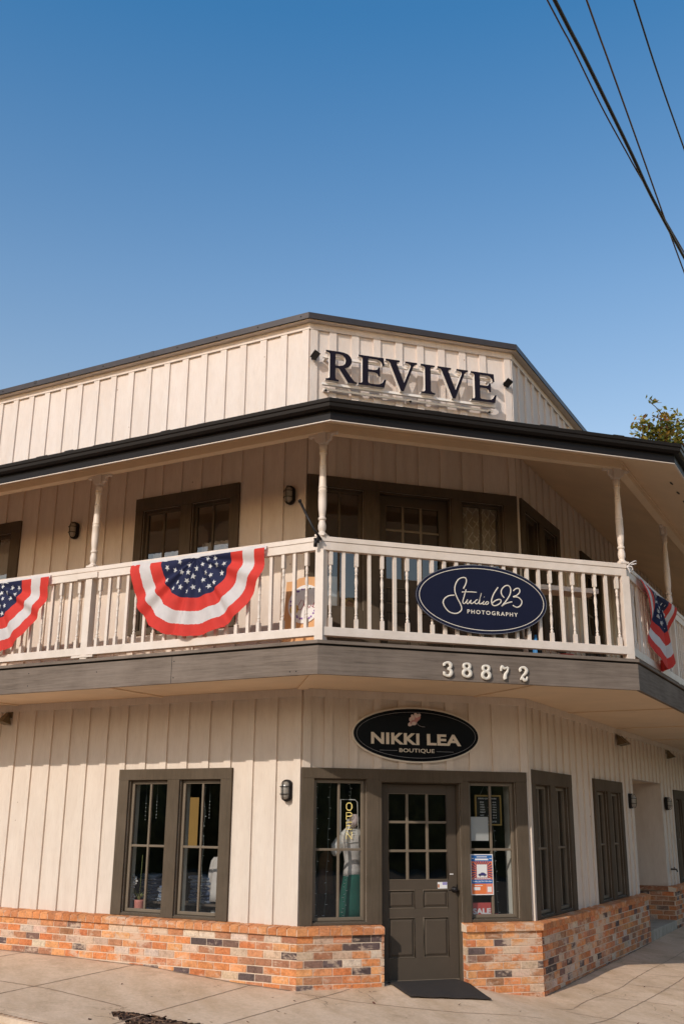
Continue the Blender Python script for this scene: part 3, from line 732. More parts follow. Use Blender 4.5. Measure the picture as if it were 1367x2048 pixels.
m = MB(); hip_strip(m, (2.05,-0.03), (2.22,-FB[1]+0.05), 0.05, 3.048, 3.0595, 'soffit'); m.build('soffit_batten', bld)

# ---- railing
RBs = (1.12,1.38,1.41)
def turned_prof():
    z0 = 3.50; H = 0.78
    P = [(0.115,0.0165),(0.125,0.012),(0.14,0.0165),(0.155,0.017),(0.165,0.011),(0.175,0.011),(0.183,0.016),(0.195,0.016),(0.203,0.0105),(0.24,0.013),(0.30,0.0172),(0.34,0.0165),(0.40,0.011),(0.408,0.0155),(0.42,0.0155),(0.428,0.012),(0.45,0.0145),(0.47,0.0145),(0.49,0.012),(0.498,0.0155),(0.510,0.0155),(0.518,0.011),(0.56,0.0145),(0.60,0.0175),(0.64,0.0165),(0.70,0.0105),(0.708,0.016),(0.72,0.016),(0.728,0.0105),(0.745,0.0145),(0.765,0.0175),(0.785,0.0165),(0.80,0.0115),(0.812,0.0165),(0.825,0.017)]
    return [(z0+t*H, r) for t, r in P]
mt_ = MB(); mt_.box(-0.0185,0.0185,-0.0185,0.0185,3.499,3.50+0.125*0.78,'rail'); mt_.box(-0.0185,0.0185,-0.0185,0.0185,3.50+0.815*0.78,4.281,'rail'); mt_.lathe(0,0,turned_prof(),'rail',10)
ms_ = MB(); ms_.box(-0.0165,0.0165,-0.0165,0.0165,3.499,4.281,'rail')
bal_turned = bal_square = None
def baluster(frame, s, d, turned, parent):
    global bal_turned, bal_square
    src = bal_turned if turned else bal_square
    if src is None:
        o = (mt_ if turned else ms_).build('turned_baluster' if turned else 'square_baluster')
        if turned: bal_turned = o
        else: bal_square = o
    else: o = src.copy(); C.objects.link(o)
    o.parent = parent; o.location = Vector((s, -d, 0)); o.rotation_euler = (0,0,random.uniform(-0.05,0.05)); return o
cA = cornerA(RBs[0], RBs[1]); cB = cornerB(RBs[2], RBs[1])
# mitred rails: sweep for the three runs, balusters below them
def rail_run(side, frame, bals, dd):
    m = MB()
    for e0, e1, z0, z1 in ((-0.085,-0.002,3.413,3.500),(-0.075,-0.008,4.279,4.366),(-0.115,0.0,4.3665,4.418)):
        sweep(m, rect(RBs, e0, e1, z0, z1), 'rail', sides=side)
    o = m.build('balcony_railing', bld, bevel=0.004)
    inv = frame.m
    for s, t in bals:
        p = inv @ Vector((s, -(dd-0.042), 0))
        tx, ty = random.gauss(0,0.0022), random.gauss(0,0.0022)
        b = baluster(frame, 0, 0, t, o); b.location = p + Vector((-ty*3.9, tx*3.9, 0)); b.rotation_euler = (tx, ty, frame.phi+random.uniform(-0.10,0.10))
    return o
LBL = [(0.645-0.13465*k, k % 2 == 0) for k in range(21)] + [(-2.347-0.137*k, k % 2 == 0) for k in range(12)]
CBL = [(-0.109+0.13646*k, k % 2 == 0) for k in range(25)]
RBL = [(-0.50+0.137*k, k % 2 == 1) for k in range(19)] + [(2.30+0.137*k, k % 2 == 0) for k in range(16)]
rail_run('L', FL, LBL, RBs[0]); rail_run('C', FC, CBL, RBs[1]); rail_run('R', FRR, RBL, RBs[2])
# splice block on the left rail
m = MB(); m.box(-2.365, -2.06, RBs[0]-0.09, RBs[0]+0.012, 4.285, 4.355, 'rail'); m.box(-2.36,-2.05, RBs[0]-0.08, RBs[0]+0.004, 3.385, 3.41, 'rail'); m.build('rail_splice', bld, frame=FL, bevel=0.004)

# ---- porch posts
def post_prof():
    P = [(4.440,0.052),(4.452,0.050),(4.462,0.034),(4.475,0.030),(4.50,0.040),(4.54,0.0415),(4.575,0.034),(4.590,0.030),(4.600,0.040),(4.618,0.041),(4.628,0.030),(4.66,0.034),(4.72,0.0405),(4.80,0.0425),(4.90,0.0405),(4.905,0.043),(4.918,0.043),(4.922,0.040),(4.935,0.040),(4.940,0.043),(4.953,0.043),(4.958,0.039),(5.05,0.036),(5.14,0.033),(5.145,0.036),(5.156,0.036),(5.160,0.033),(5.170,0.033),(5.175,0.036),(5.186,0.036),(5.190,0.032),(5.25,0.030),(5.30,0.031),(5.312,0.040),(5.325,0.040),(5.335,0.032),(5.345,0.036),(5.375,0.042),(5.395,0.043),(5.405,0.032),(5.413,0.044),(5.425,0.045)]
    return P
def porch_post(x, y, rz, sides=(1,1)):
    m = MB()
    m.lathe(0, 0, post_prof(), 'rail', 16)
    m.box(-0.055,0.055,-0.055,0.055,4.418,4.441,'rail')
    m.box(-0.045,0.045,-0.045,0.045,5.424,5.534,'rail')
    m.box(-0.047,0.047,-0.047,0.047,3.352,4.279,'rail')
    for sg in (-1,1):
        pts = [(0.045,5.531),(0.175,5.531),(0.172,5.512),(0.155,5.500),(0.135,5.508),(0.118,5.512),(0.100,5.500),(0.094,5.475),(0.088,5.455),(0.070,5.448),(0.058,5.440),(0.045,5.425)]
        m.prism([(sg*a, z) for a, z in (pts if sg > 0 else pts[::-1])], -0.020, 0.020, 'rail')
    return m.build('porch_post', bld, loc=(x,y,0), rz=rz, bevel=0.003)
e = -0.050
a = cornerA(RBs[0]+e, RBs[1]+e); porch_post(a.x, a.y, -AL)
b = cornerB(RBs[2]+e, RBs[1]+e); porch_post(b.x, b.y, 0.0)
for s in (-2.19,-5.2): p = FL.w(s, RBs[0]+e, 0); porch_post(p.x, p.y, -AL)
for s in (2.158,4.95,7.75): p = FRR.w(s, RBs[2]+e, 0); porch_post(p.x, p.y, AR)

# ---- porch roof
EB = (1.688,2.062,2.09); BB = (1.144,1.409,1.434)
m = MB(); sweep(m, [(*off(EB,-0.045),5.428),(*off(EB,-0.045),5.59),(0.0,0.0,0.0,6.36),(0.0,0.0,0.0,6.155)], 'shingle'); m.build('porch_roof', bld)
m = MB(); sweep(m, [(*off(EB,-0.048),5.412),(0.0,0.0,0.0,6.135),(0.0,0.0,0.0,6.154),(*off(EB,-0.048),5.427)], 'soffit'); m.build('porch_ceiling', bld)
m = MB(); sweep(m, rect(EB, -0.047, -0.028, 5.409, 5.600), 'black'); m.build('eave_fascia', bld)
m = MB(); sweep(m, rect(EB, -0.050, -0.030, 5.400, 5.4085), 'rail'); m.build('drip_strip', bld)
m = MB(); sweep(m, [(*off(EB,-0.027),5.498),(*off(EB,0.020),5.500),(*off(EB,0.046),5.524),(*off(EB,0.050),5.556),(*off(EB,0.062),5.566),(*off(EB,0.066),5.600),(*off(EB,0.058),5.603),(*off(EB,-0.027),5.603)], 'black'); m.build('gutter', bld)
m = MB(); sweep(m, rect(BB, -0.095, 0.0, 5.530, 5.74), 'soffit'); sweep(m, rect(BB, 0.0, 0.010, 5.60, 5.69), 'soffit'); m.build('porch_beam', bld)
for fr, ba, s0, s1 in ((FL, EB[0], SL, 1.05), (FC, EB[1], -0.32, 3.45), (FRR, EB[2], -0.8, SR)):
    m = MB(); s = s0; m.box(s0, s1, ba-0.06, ba+0.02, 5.590, 5.6005, 'shingle')
    while s < s1: m.box(s, s+random.uniform(0.12,0.22), ba-0.06, ba+0.035, 5.600, 5.600+random.uniform(0.010,0.026), 'shingle'); s += random.uniform(0.4,0.52)
    m.build('shingle_edge', bld, frame=fr)
for k in range(9):
    m = MB()
    s = 0.1+0.405*k; d = 1.86; z = 5.412+(EB[2]-0.048-d)/(EB[2]-0.048)*0.723
    v = [(s+0.062*math.cos(q*math.pi/6), -(d+0.016*math.sin(q*math.pi/6)), z-0.003-0.345*0.016*math.sin(q*math.pi/6)) for q in range(12)]
    m.add(v, [tuple(range(12))], 'iron')
    m.build('soffit_vent', bld, frame=FRR)

# ======================= SIGNS =======================
def ellipse(cx, cz, a, b, n=96): return [(cx+a*math.cos(2*math.pi*k/n), cz+b*math.sin(2*math.pi*k/n)) for k in range(n)]
def ring_mesh(mb, cx, cz, a, b, w, d0, d1, mat, n=96):
    o = ellipse(cx, cz, a, b, n); i = ellipse(cx, cz, a-w, b-w, n); v = []
    for d in (d0, d1): v += [(x,-d,z) for x,z in o] + [(x,-d,z) for x,z in i]
    f = []
    for k in range(n):
        q = (k+1) % n
        f += [(2*n+k, 2*n+q, 3*n+q, 3*n+k), (k, q, 2*n+q, 2*n+k), (n+q, n+k, 3*n+k, 3*n+q), (k, n+k, n+q, q)]
    mb.add(v, f, mat)
M['signnavy'] = simple('sign_navy_gloss', (0.008,0.009,0.028), 0.3, var=0.1, bumpk=0.02, spec=0.16)
M['signblack'] = simple('sign_black_gloss', (0.004,0.004,0.006), 0.25, var=0.1, bumpk=0.02, spec=0.12)
M['signcream'] = simple('sign_cream', (0.74,0.64,0.52), 0.6, var=0.05)
M['signline'] = simple('sign_thin_line', (0.25,0.24,0.25), 0.5)
M['pinkpetal'] = simple('pink_petal', (0.62,0.28,0.27), 0.6, var=0.25, nscale=25)
M['palepetal'] = simple('pale_petal', (0.78,0.60,0.55), 0.6, var=0.2, nscale=25)

# REVIVE letters
SER = [(0,0),(.42,0),(.42,.045),(.34,.06),(.31,.11)]
GL = {
 'R': ([[(0,0),(.42,0),(.42,.045),(.34,.06),(.31,.11),(.31,.445),(.42,.445),(.72,.0),(1.0,0),(1.0,.045),(.93,.06),(.87,.12),(.61,.465),(.71,.51),(.79,.58),(.835,.68),(.835,.78),(.79,.88),(.71,.95),(.58,.99),(.44,1),(0,1),(0,.955),(.09,.94),(.13,.89),(.13,.11),(.09,.06),(0,.045)],
        [(.31,.52),(.31,.925),(.44,.925),(.55,.89),(.62,.82),(.645,.73),(.62,.62),(.55,.55),(.43,.52)]], 1.0),
 'E': ([[(0,0),(.85,0),(.91,.26),(.85,.27),(.79,.155),(.70,.09),(.58,.075),(.36,.075),(.32,.11),(.32,.475),(.55,.475),(.62,.44),(.655,.36),(.71,.36),(.71,.665),(.655,.665),(.62,.585),(.55,.55),(.32,.55),(.32,.925),(.60,.925),(.70,.90),(.76,.84),(.79,.74),(.85,.74),(.83,1),(0,1),(0,.955),(.09,.94),(.13,.89),(.13,.11),(.09,.06),(0,.045)]], 0.91),
 'V': ([[(0,1),(.47,1),(.47,.955),(.39,.94),(.365,.89),(.61,.27),(.845,.86),(.83,.92),(.75,.945),(.66,.955),(.66,1),(1.06,1),(1.06,.955),(.985,.93),(.935,.86),(.60,0),(.505,0),(.145,.88),(.10,.94),(0,.955)]], 1.06),
 'I': ([[(0,0),(.48,0),(.48,.045),(.38,.06),(.335,.11),(.335,.89),(.38,.94),(.48,.955),(.48,1),(0,1),(0,.955),(.10,.94),(.145,.89),(.145,.11),(.10,.06),(0,.045)]], 0.48)}
rv = thing('letter_sign', 'black serif letters REVIVE standing off the cream parapet on white rails', 'sign', frame=FC)
for ch, a, b in (('R',.155,.542),('E',.566,.917),('V',.914,1.322),('I',1.372,1.556),('V',1.596,2.003),('E',2.045,2.386)):
    z0, z1 = 6.692, 7.078
    if ch == 'V': z0 -= 0.012
    m = MB(); fit(curve_mesh(GL[ch][0], 0.02), m, a, b, z0, z1, 0.118, 0.172, 'white'); fit(curve_mesh(GL[ch][0], 0.02), m, a-.001, b+.001, z0-.001, z1+.001, 0.1722, 0.180, 'letter')
    m.build('letter', rv)
m = MB()
m.box(0.13, 2.40, 0.085, 0.125, 6.652, 6.682, 'white'); m.box(0.14, 2.39, 0.080, 0.112, 7.010, 7.040, 'white'); m.box(0.16, 2.38, 0.055, 0.075, 6.605, 6.632, 'white')
for s in (0.19, 1.27, 2.33): m.box(s-0.02, s+0.02, 0.0, 0.085, 6.605, 6.635, 'white'); m.box(s-0.02, s+0.02, 0.0, 0.085, 7.012, 7.036, 'white')
m.build('mounting_rail', rv)
m = MB()
for s in (0.19, 1.27, 2.33): m.tube([(s,-0.070,6.60),(s,-0.086,6.60)], 0.013, 'iron', 10)
m.build('bolt', rv)

# house number
hn = thing('house_number', 'cream fat slab digits 38872 on the dark grey balcony fascia', 'house number', frame=FC)
DG = {
 '3': [([(0.10,0.74),(0.08,0.86),(0.30,0.96),(0.62,0.96),(0.80,0.80),(0.72,0.62),(0.42,0.54)],[.13,.12,.10,.14,.17,.12,.08]), ([(0.42,0.53),(0.76,0.44),(0.84,0.24),(0.64,0.06),(0.32,0.05),(0.08,0.16),(0.12,0.30)],[.08,.14,.17,.14,.11,.13,.14])],
 '8': [([(0.5,0.97),(0.80,0.90),(0.82,0.70),(0.5,0.56),(0.2,0.70),(0.2,0.88)],[.10,.14,.14,.12,.14,.13],True), ([(0.5,0.55),(0.86,0.42),(0.86,0.17),(0.5,0.04),(0.14,0.17),(0.14,0.40)],[.12,.16,.16,.11,.15,.15],True)],
 '7': [([(0.08,0.64),(0.10,0.82),(0.22,0.97),(0.42,0.86),(0.62,0.88),(0.88,0.96)],[.09,.12,.13,.12,.09,.07]), ([(0.90,0.95),(0.80,0.66),(0.56,0.42),(0.50,0.18),(0.54,0.08)],[.08,.11,.15,.18,.17])],
 '2': [([(0.20,0.70),(0.10,0.82),(0.30,0.96),(0.64,0.96),(0.86,0.78),(0.74,0.56),(0.36,0.32),(0.12,0.08)],[.15,.12,.10,.13,.16,.14,.10,.07]), ([(0.10,0.06),(0.32,0.20),(0.56,0.06),(0.80,0.10),(0.92,0.32)],[.06,.12,.15,.12,.07])]}
for ch, a, z1 in (('3',1.032,3.212),('8',1.236,3.213),('8',1.446,3.203),('7',1.656,3.203),('2',1.866,3.206)):
    m = MB(); w_, h_ = 0.118, 0.160; z0 = z1-h_
    for st in DG[ch]:
        cl = len(st) > 2; pts = [(a+0.010+x*(w_-0.020), 0, z0+0.010+y*(h_-0.020)) for x, y in st[0]]; sp = smooth_path(pts, 5, cl)
        rr = smooth_path([(r*0.125,0,0) for r in st[1]], 5, cl); rr = [max(0.004, p.x) for p in rr]
        m.tube([(p.x, -1.464, p.z) for p in sp], 0.01, 'signcream', 10, rads=rr, flat=(Vector((0,1,0)), 0.62), closed=cl)
    m.build('digit', hn)

# NIKKI LEA sign
sg = thing('oval_sign', 'oval black NIKKI LEA BOUTIQUE sign with a pink flower above the shop door', 'sign', frame=FC)
cx, cz, ea, eb = 1.311, 2.596, 0.763, 0.304
m = MB(); m.prism(ellipse(cx,cz,ea,eb), 0.021, 0.050, 'signcream'); m.build('rim', sg)
m = MB(); m.prism(ellipse(cx,cz,ea-0.018,eb-0.018), 0.050, 0.0535, 'signblack'); m.build('face', sg)
m = MB(); ring_mesh(m, cx, cz, ea-0.052, eb-0.052, 0.004, 0.053, 0.0545, 'signline'); 
m.box(0.868, 1.075, 0.053, 0.0545, 2.4195, 2.4235, 'signline'); m.box(1.540, 1.748, 0.053, 0.0545, 2.4195, 2.4235, 'signline'); m.build('line', sg)
m = MB(); fit(text_mesh('NIKKI', 0.01, bold=0.035, spacing=1.05), m, 0.768, 1.337, 2.488, 2.613, 0.053, 0.0555, 'signcream'); fit(text_mesh('LEA', 0.01, bold=0.035, spacing=1.05), m, 1.428, 1.842, 2.489, 2.613, 0.053, 0.0555, 'signcream')
fit(text_mesh('BOUTIQUE', 0.01, bold=0.012, spacing=1.05), m, 1.098, 1.516, 2.398, 2.447, 0.053, 0.0555, 'signcream'); m.build('lettering', sg)
m = MB()
for k, (px, pz, ra, rb, an, mt) in enumerate([(1.235,2.715,.035,.022,.5,'palepetal'),(1.262,2.748,.042,.028,.9,'pinkpetal'),(1.295,2.765,.045,.030,1.3,'pinkpetal'),(1.325,2.785,.036,.026,1.0,'pinkpetal'),(1.300,2.812,.030,.022,2.2,'palepetal'),(1.262,2.790,.034,.020,2.0,'palepetal'),(1.335,2.815,.022,.018,.4,'palepetal'),(1.235,2.765,.024,.018,1.6,'palepetal'),(1.275,2.722,.030,.020,.1,'palepetal')]):
    ca, sa = math.cos(an), math.sin(an)
    m.prism([(px+ra*math.cos(t)*ca-rb*math.sin(t)*sa, pz+ra*math.cos(t)*sa+rb*math.sin(t)*ca) for t in [2*math.pi*q/14 for q in range(14)]], 0.053, 0.0538+0.0006*k, mt)
m.tube([(p.x,-0.0545,p.z) for p in smooth_path([(1.305,0,2.735),(1.33,0,2.705),(1.365,0,2.692),(1.405,0,2.688)],5)], 0.003, 'signline', 6)
m.build('flower', sg)

# Studio 623 sign
sg = thing('oval_sign', 'oval navy Studio 623 PHOTOGRAPHY sign hung on the balcony railing', 'sign', frame=FC)
cx, cz, ea, eb = 1.521, 3.886, 0.742, 0.363; D0 = RBs[1]+0.004
m = MB(); m.prism(ellipse(cx,cz,ea,eb), D0, D0+0.022, 'signnavy'); m.build('face', sg)
m = MB(); ring_mesh(m, cx, cz, ea-0.034, eb-0.034, 0.007, D0+0.0215, D0+0.0235, 'signcream'); ring_mesh(m, cx, cz, ea-0.002, eb-0.002, 0.004, D0+0.0215, D0+0.0232, 'signline'); m.build('border_line', sg)
ST = [[(1.307,3.981),(1.339,4.045),(1.34,4.09),(1.31,4.101),(1.256,4.078),(1.219,4.019),(1.211,3.951),(1.233,3.886),(1.273,3.811),(1.281,3.762),(1.247,3.727),(1.199,3.715),(1.141,3.73),(1.095,3.777),(1.078,3.825),(1.097,3.865),(1.145,3.896),(1.204,3.906)],
[(1.337,3.977),(1.317,3.914),(1.297,3.846),(1.309,3.825),(1.331,3.843),(1.352,3.872)],[(1.288,3.946),(1.372,3.954),(1.456,3.955)],[(1.352,3.872),(1.339,3.838),(1.354,3.828),(1.384,3.863)],[(1.391,3.87),(1.383,3.836),(1.402,3.834),(1.429,3.855)],
[(1.465,3.88),(1.441,3.865),(1.434,3.839),(1.458,3.835),(1.483,3.865),(1.51,3.951)],[(1.51,3.951),(1.482,3.848),(1.498,3.836),(1.519,3.851)],[(1.537,3.869),(1.52,3.837),(1.542,3.836),(1.558,3.848)],[(1.538,3.914),(1.541,3.911)],[(1.571,3.866),(1.551,3.847),(1.56,3.834),(1.582,3.844),(1.585,3.861),(1.571,3.866)],
[(1.703,4.027),(1.649,3.95),(1.622,3.875),(1.638,3.831),(1.681,3.834),(1.725,3.865),(1.729,3.894),(1.702,3.897),(1.658,3.877),(1.627,3.849)],[(1.769,3.919),(1.74,3.957),(1.742,4.002),(1.781,4.045),(1.824,4.053),(1.847,4.021),(1.839,3.964),(1.793,3.893),(1.735,3.827)],[(1.735,3.827),(1.779,3.858),(1.86,3.884)],
[(1.877,4.001),(1.909,4.028),(1.946,4.029),(1.951,3.995),(1.918,3.958),(1.874,3.938),(1.93,3.936),(1.971,3.9),(1.957,3.853),(1.912,3.828),(1.864,3.847)]]
m = MB(); yy = -(D0+0.0225)
for i, st in enumerate(ST):
    sp = smooth_path([(a,yy,z) for a,z in st], 6) if len(st) > 2 else [Vector((a,yy,z)) for a,z in st]
    m.tube(sp, 0.0068 if i in (0,10,11,12,13) else 0.0056, 'signcream', 6, flat=(Vector((0,1,0)),0.4))
fit(text_mesh('PHOTOGRAPHY', 0.01, spacing=1.35, bold=0.02), m, 1.343, 1.917, 3.727, 3.769, D0+0.0215, D0+0.0240, 'signcream')
m.build('lettering', sg)

# ======================= LAMPS =======================
M['lampglass'] = simple('ribbed_lamp_glass', (0.34,0.30,0.25), 0.25, var=0.2, nscale=30, spec=0.7)
def wall_light():
    r = thing('wall_light', None, 'wall light')
    m = MB()
    def stad(a, h, n=10): return [(a*math.cos(t), h+a*math.sin(t)) for t in [math.pi*k/n for k in range(n+1)]] + [(-a*math.cos(t), -h-a*math.sin(t)) for t in [math.pi*k/n for k in range(n+1)]]
    m.prism(stad(0.062,0.052), 0.0, 0.032, 'iron'); m.prism(stad(0.055,0.050), 0.032, 0.040, 'iron'); m.build('backplate', r)
    m = MB(); rings = []; v = []; f = []
    for i, (d, k) in enumerate(((0.039,1.0),(0.065,0.98),(0.085,0.86),(0.098,0.62),(0.104,0.3))):
        ring = stad(0.045*k, 0.050*k+0.0, 8); v += [(x,-d,z) for x,z in ring]; n = len(ring)
    for i in range(4):
        for q in range(n): f.append((i*n+q, i*n+(q+1)%n, (i+1)*n+(q+1)%n, (i+1)*n+q))
    f.append(tuple(4*n+q for q in range(n))); m.add(v, f, 'lampglass', True); m.build('globe', r)
    m = MB()
    m.tube([(x,-0.045,z) for x,z in stad(0.053,0.052,8)], 0.0065, 'iron', 6, closed=True)
    m.tube(smooth_path([(0,-0.04,0.107),(0,-0.09,0.095),(0,-0.113,0.05),(0,-0.115,0),(0,-0.113,-0.05),(0,-0.09,-0.095),(0,-0.04,-0.107)],4), 0.0042, 'iron', 6)
    for z in (0.038,-0.038): m.tube(smooth_path([(-0.055,-0.04,z),(-0.045,-0.09,z),(0,-0.115,z),(0.045,-0.09,z),(0.055,-0.04,z)],4), 0.0042, 'iron', 6)
    m.build('cage', r); return r
wl = wall_light()
for i, (fr, s, z, lab) in enumerate([(FL,-0.155,1.979,'oval caged wall light in the sun at street level left of the shop door'),(FL,-3.50,5.29,'caged wall light upstairs at the far left, beside the cut-off window'),(FL,-0.205,5.303,'caged wall light upstairs next to the corner porch post'),(FRR,4.90,1.997,'caged wall light on the near side of the shaded side entrance'),(FRR,7.70,2.004,'caged wall light on the far side of the shaded side entrance')]):
    o = wl if i == 0 else copy_tree(wl)
    o.location = fr.w(s, 0.019, z); o.rotation_euler = (0,0,fr.phi); tag(o, lab, 'wall light', 'caged bulkhead wall lights')

def spot(frame, s, d, z, lab, tilt=0.75, yaw=0.0, twin=False, k=1.0):
    r = thing('floodlight', lab, 'floodlight', frame=frame, at=(s, 0.02, z), group='small floodlights')
    for dx in ((-0.07*k,0.07*k) if twin else (0,)):
        m = MB(); m.box(-0.035*k,0.035*k,-0.02*k,0.02*k,-0.045*k,0.045*k,'iron'); m.box(-0.042*k,0.042*k,0.018*k,0.032*k,-0.052*k,0.052*k,'iron')
        h = m.build('lamp_head', r); h.location = Vector((dx,-d,0)); h.rotation_euler = (tilt, 0.55, yaw)
        m = MB(); m.tube([(dx,0,0.0),(dx,-d*0.6,0.01),(dx,-d,0)], 0.008*k, 'iron', 6); m.build('arm', r)
    m = MB(); m.box(-0.03*k,0.03*k,0,0.012,-0.03*k,0.03*k,'iron'); m.build('mount', r); return r
spot(FC, 0.045, 0.07, 7.03, 'small black floodlight just left of the REVIVE letters', 0.4)
spot(FC, 2.60, 0.07, 7.04, 'small black floodlight just right of the REVIVE letters', 0.9)
M['bronze'] = simple('bronze_lamp', (0.20,0.15,0.085), 0.4, metal=0.3, var=0.3, nscale=30)
def cone_light(frame, s, z, lab, twin):
    r = thing('spotlight', lab, 'spotlight', frame=frame, at=(s, 0.022, z), group='old spotlights under the balcony')
    for dx in ((-0.09,0.09) if twin else (0.0,)):
        m = MB()
        v = [(dx-0.02,-0.03,0.09),(dx+0.02,-0.03,0.09),(dx+0.02,-0.05,0.09),(dx-0.02,-0.05,0.09),(dx-0.06,-0.02,-0.06),(dx+0.06,-0.02,-0.06),(dx+0.06,-0.17,-0.03),(dx-0.06,-0.17,-0.03)]
        m.add(v, [(0,3,2,1),(4,5,6,7),(0,1,5,4),(1,2,6,5),(2,3,7,6),(3,0,4,7)], 'bronze'); m.build('lamp_shade', r)
    m = MB(); m.box(-0.05,0.05,0,0.015,0.03,0.10,'bronze'); m.build('mount', r)
cone_light(FL, -4.35, 2.87, 'bronze spotlight under the balcony at the far left edge', False)
cone_light(FRR, 4.42, 2.86, 'twin bronze spotlight on the shaded right wall above the side windows', True)
cone_light(FRR, 8.10, 2.86, 'single bronze spotlight far along the shaded right wall', False)

# ======================= BUNTING =======================
def cloth(name, col, rough=0.75):
    m, nt, b = new_mat(name); v = coords(nt)
    n = noise(nt, v, 9, 3); c = ramp(nt, n, [(0.3, tuple(x*0.88 for x in col)), (0.7, col)])
    b.inputs['Roughness'].default_value = rough; b.inputs['Specular IOR Level'].default_value = 0.25
    w = nt.nodes.new('ShaderNodeTexWave'); w.inputs['Scale'].default_value = 380; nt.links.new(v, w.inputs[0]); bump(nt, b, w.outputs['Fac'], 0.12, 0.001)
    nt.links.new(c, b.inputs['Base Color'])
    # thin polyester lets some light through
    tr = nt.nodes.new('ShaderNodeBsdfTranslucent'); nt.links.new(c, tr.inputs[0]); mx = nt.nodes.new('ShaderNodeMixShader'); mx.inputs[0].default_value = 0.22
    out = nt.nodes['Material Output']; nt.links.new(b.outputs[0], mx.inputs[1]); nt.links.new(tr.outputs[0], mx.inputs[2]); nt.links.new(mx.outputs[0], out.inputs[0])
    return m
M['bred'] = cloth('bunting_red', (0.72,0.055,0.04)); M['bwhite'] = cloth('bunting_white', (0.74,0.68,0.65)); M['bblue'] = cloth('bunting_blue', (0.022,0.026,0.072)); M['bstar'] = cloth('bunting_star', (0.80,0.77,0.74))
def bunting(name, frame, s, d, z, wd, ht, lab, seed, squeeze=1.0, amp=0.028, skew=0.0, fq=1.0):
    rnd = random.Random(seed); r = thing(name, lab, 'bunting', frame=frame, at=(s, d, z), group='pleated stars and stripes bunting on the balcony rail')
    NT, bands = 150, [(0.0,0.52,'bblue',9),(0.52,0.69,'bred',4),(0.69,0.855,'bwhite',4),(0.855,1.0,'bred',4)]
    ph = [rnd.uniform(-0.5,0.5) for _ in range(NT+1)]
    cur = 0; phase = []
    for k in range(NT+1): cur += fq*0.30*(1+0.45*math.sin(k*0.17+seed)) ; phase.append(cur)
    rag = [1+0.006*math.sin(k*0.31+seed)+rnd.uniform(-0.004,0.004) for k in range(NT+1)]
    jag = [0.0022*math.sin(p*1.0+0.6)+0.005*math.sin(k_*0.11+seed)+0.002*math.sin(k_*0.47) for k_, p in enumerate(phase)]
    def P(t, rr, lift=0.0):   # t in 0..1 along the arc
        kf = min(max(t,0),1)*NT; k = min(int(kf), NT-1); fr = kf-k
        ph_ = phase[k]*(1-fr)+phase[k+1]*fr; rg = rag[k]*(1-fr)+rag[k+1]*fr; jg = jag[k]*(1-fr)+jag[k+1]*fr
        th = math.pi*t; R_ = rr*(rg if rr > 0.5 else 1)*(1+jg*2.2)
        x = wd/2*R_*math.cos(th); zz = -ht*R_*math.sin(th)**0.92
        dep = amp*min(1,rr*2.2+0.15)*math.sin(ph_)*(0.55+0.45*rr) + 0.03*math.sin(th)*rr
        x = x*(1-(1-squeeze)*math.sin(th)) + 0.006*math.cos(ph_)*rr + skew*(-zz)
        return (-x, -(dep+0.02+lift), zz-0.035)
    for r0, r1, mt, nr in bands:
        m = MB(); v = []; f = []
        for j in range(nr+1):
            rr = r0+(r1-r0)*j/nr
            for k in range(NT+1): v.append(P(k/NT, max(rr,0.001)))
        for j in range(nr):
            for k in range(NT): f.append((j*(NT+1)+k, j*(NT+1)+k+1, (j+1)*(NT+1)+k+1, (j+1)*(NT+1)+k))
        m.add(v, f, mt, True)
        if mt == 'bblue':
            placed = []
            for _ in range(4000):
                if len(placed) >= 36: break
                t, rr = rnd.uniform(0.04,0.96), math.sqrt(rnd.uniform(0.012,0.225)); c = P(t, rr)
                if any((c[0]-q[0])**2+(c[2]-q[2])**2 < 0.080**2 for q in placed) or c[2] > -0.065: continue
                placed.append(c)
                a0 = rnd.uniform(0,6.28); vv = [P(t, rr, 0.006)]; sz = rnd.uniform(0.031,0.037)
                # star laid on the pleated surface
                for q in range(10):
                    ra = sz if q % 2 == 0 else sz*0.42; an = a0+q*math.pi/5
                    dx, dz_ = ra*math.cos(an)*0.85, ra*math.sin(an)
                    R0 = math.hypot((c[0])/(wd/2), (c[2]+0.035)/ht); X = -(c[0]+dx)/(wd/2); Z_ = -(c[2]+dz_+0.035)/ht
                    t2 = math.atan2(max(Z_,1e-4), X)/math.pi; r2 = math.hypot(X, Z_)
                    p = P(t2, r2, 0.006); vv.append((c[0]+dx, p[1], c[2]+dz_))
                m.add(vv, [(0,1+q,1+(q+1)%10) for q in range(10)], 'bstar', False)
        nm = {'bblue':'star_field','bwhite':'white_band','bred':'red_band'}[mt]; m.build(nm, r, recalc=False)
    m = MB(); v = []; f = []; n = 60
    for k in range(n+1):
        x = -wd/2-0.01+(wd+0.02)*k/n; y = -(0.012+0.006*math.sin(k*0.9)+0.004*rnd.random())
        v += [(x,y,0.004+0.004*math.sin(k*0.5)),(x,y-0.012,-0.045-0.006*math.sin(k*1.7))]
    for k in range(n): f.append((2*k,2*k+1,2*k+3,2*k+2))
    m.add(v, f, 'bwhite', True); m.build('header_band', r, recalc=False)
    return r
bunting('fan_bunting', FL, -0.68, RBs[0]+0.004, 4.395, 1.74, 0.86, 'whole red, white and blue fan bunting left of the corner post', 3)
bunting('fan_bunting', FL, -3.655, RBs[0]+0.004, 4.395, 1.76, 0.86, 'fan bunting cut off by the left edge of the photo', 11)
bunting('fan_bunting', FRR, 0.93, RBs[2]+0.004, 4.385, 1.92, 0.95, 'crumpled fan bunting in shade on the right-hand railing', 21, squeeze=0.62, amp=0.06, fq=0.45)
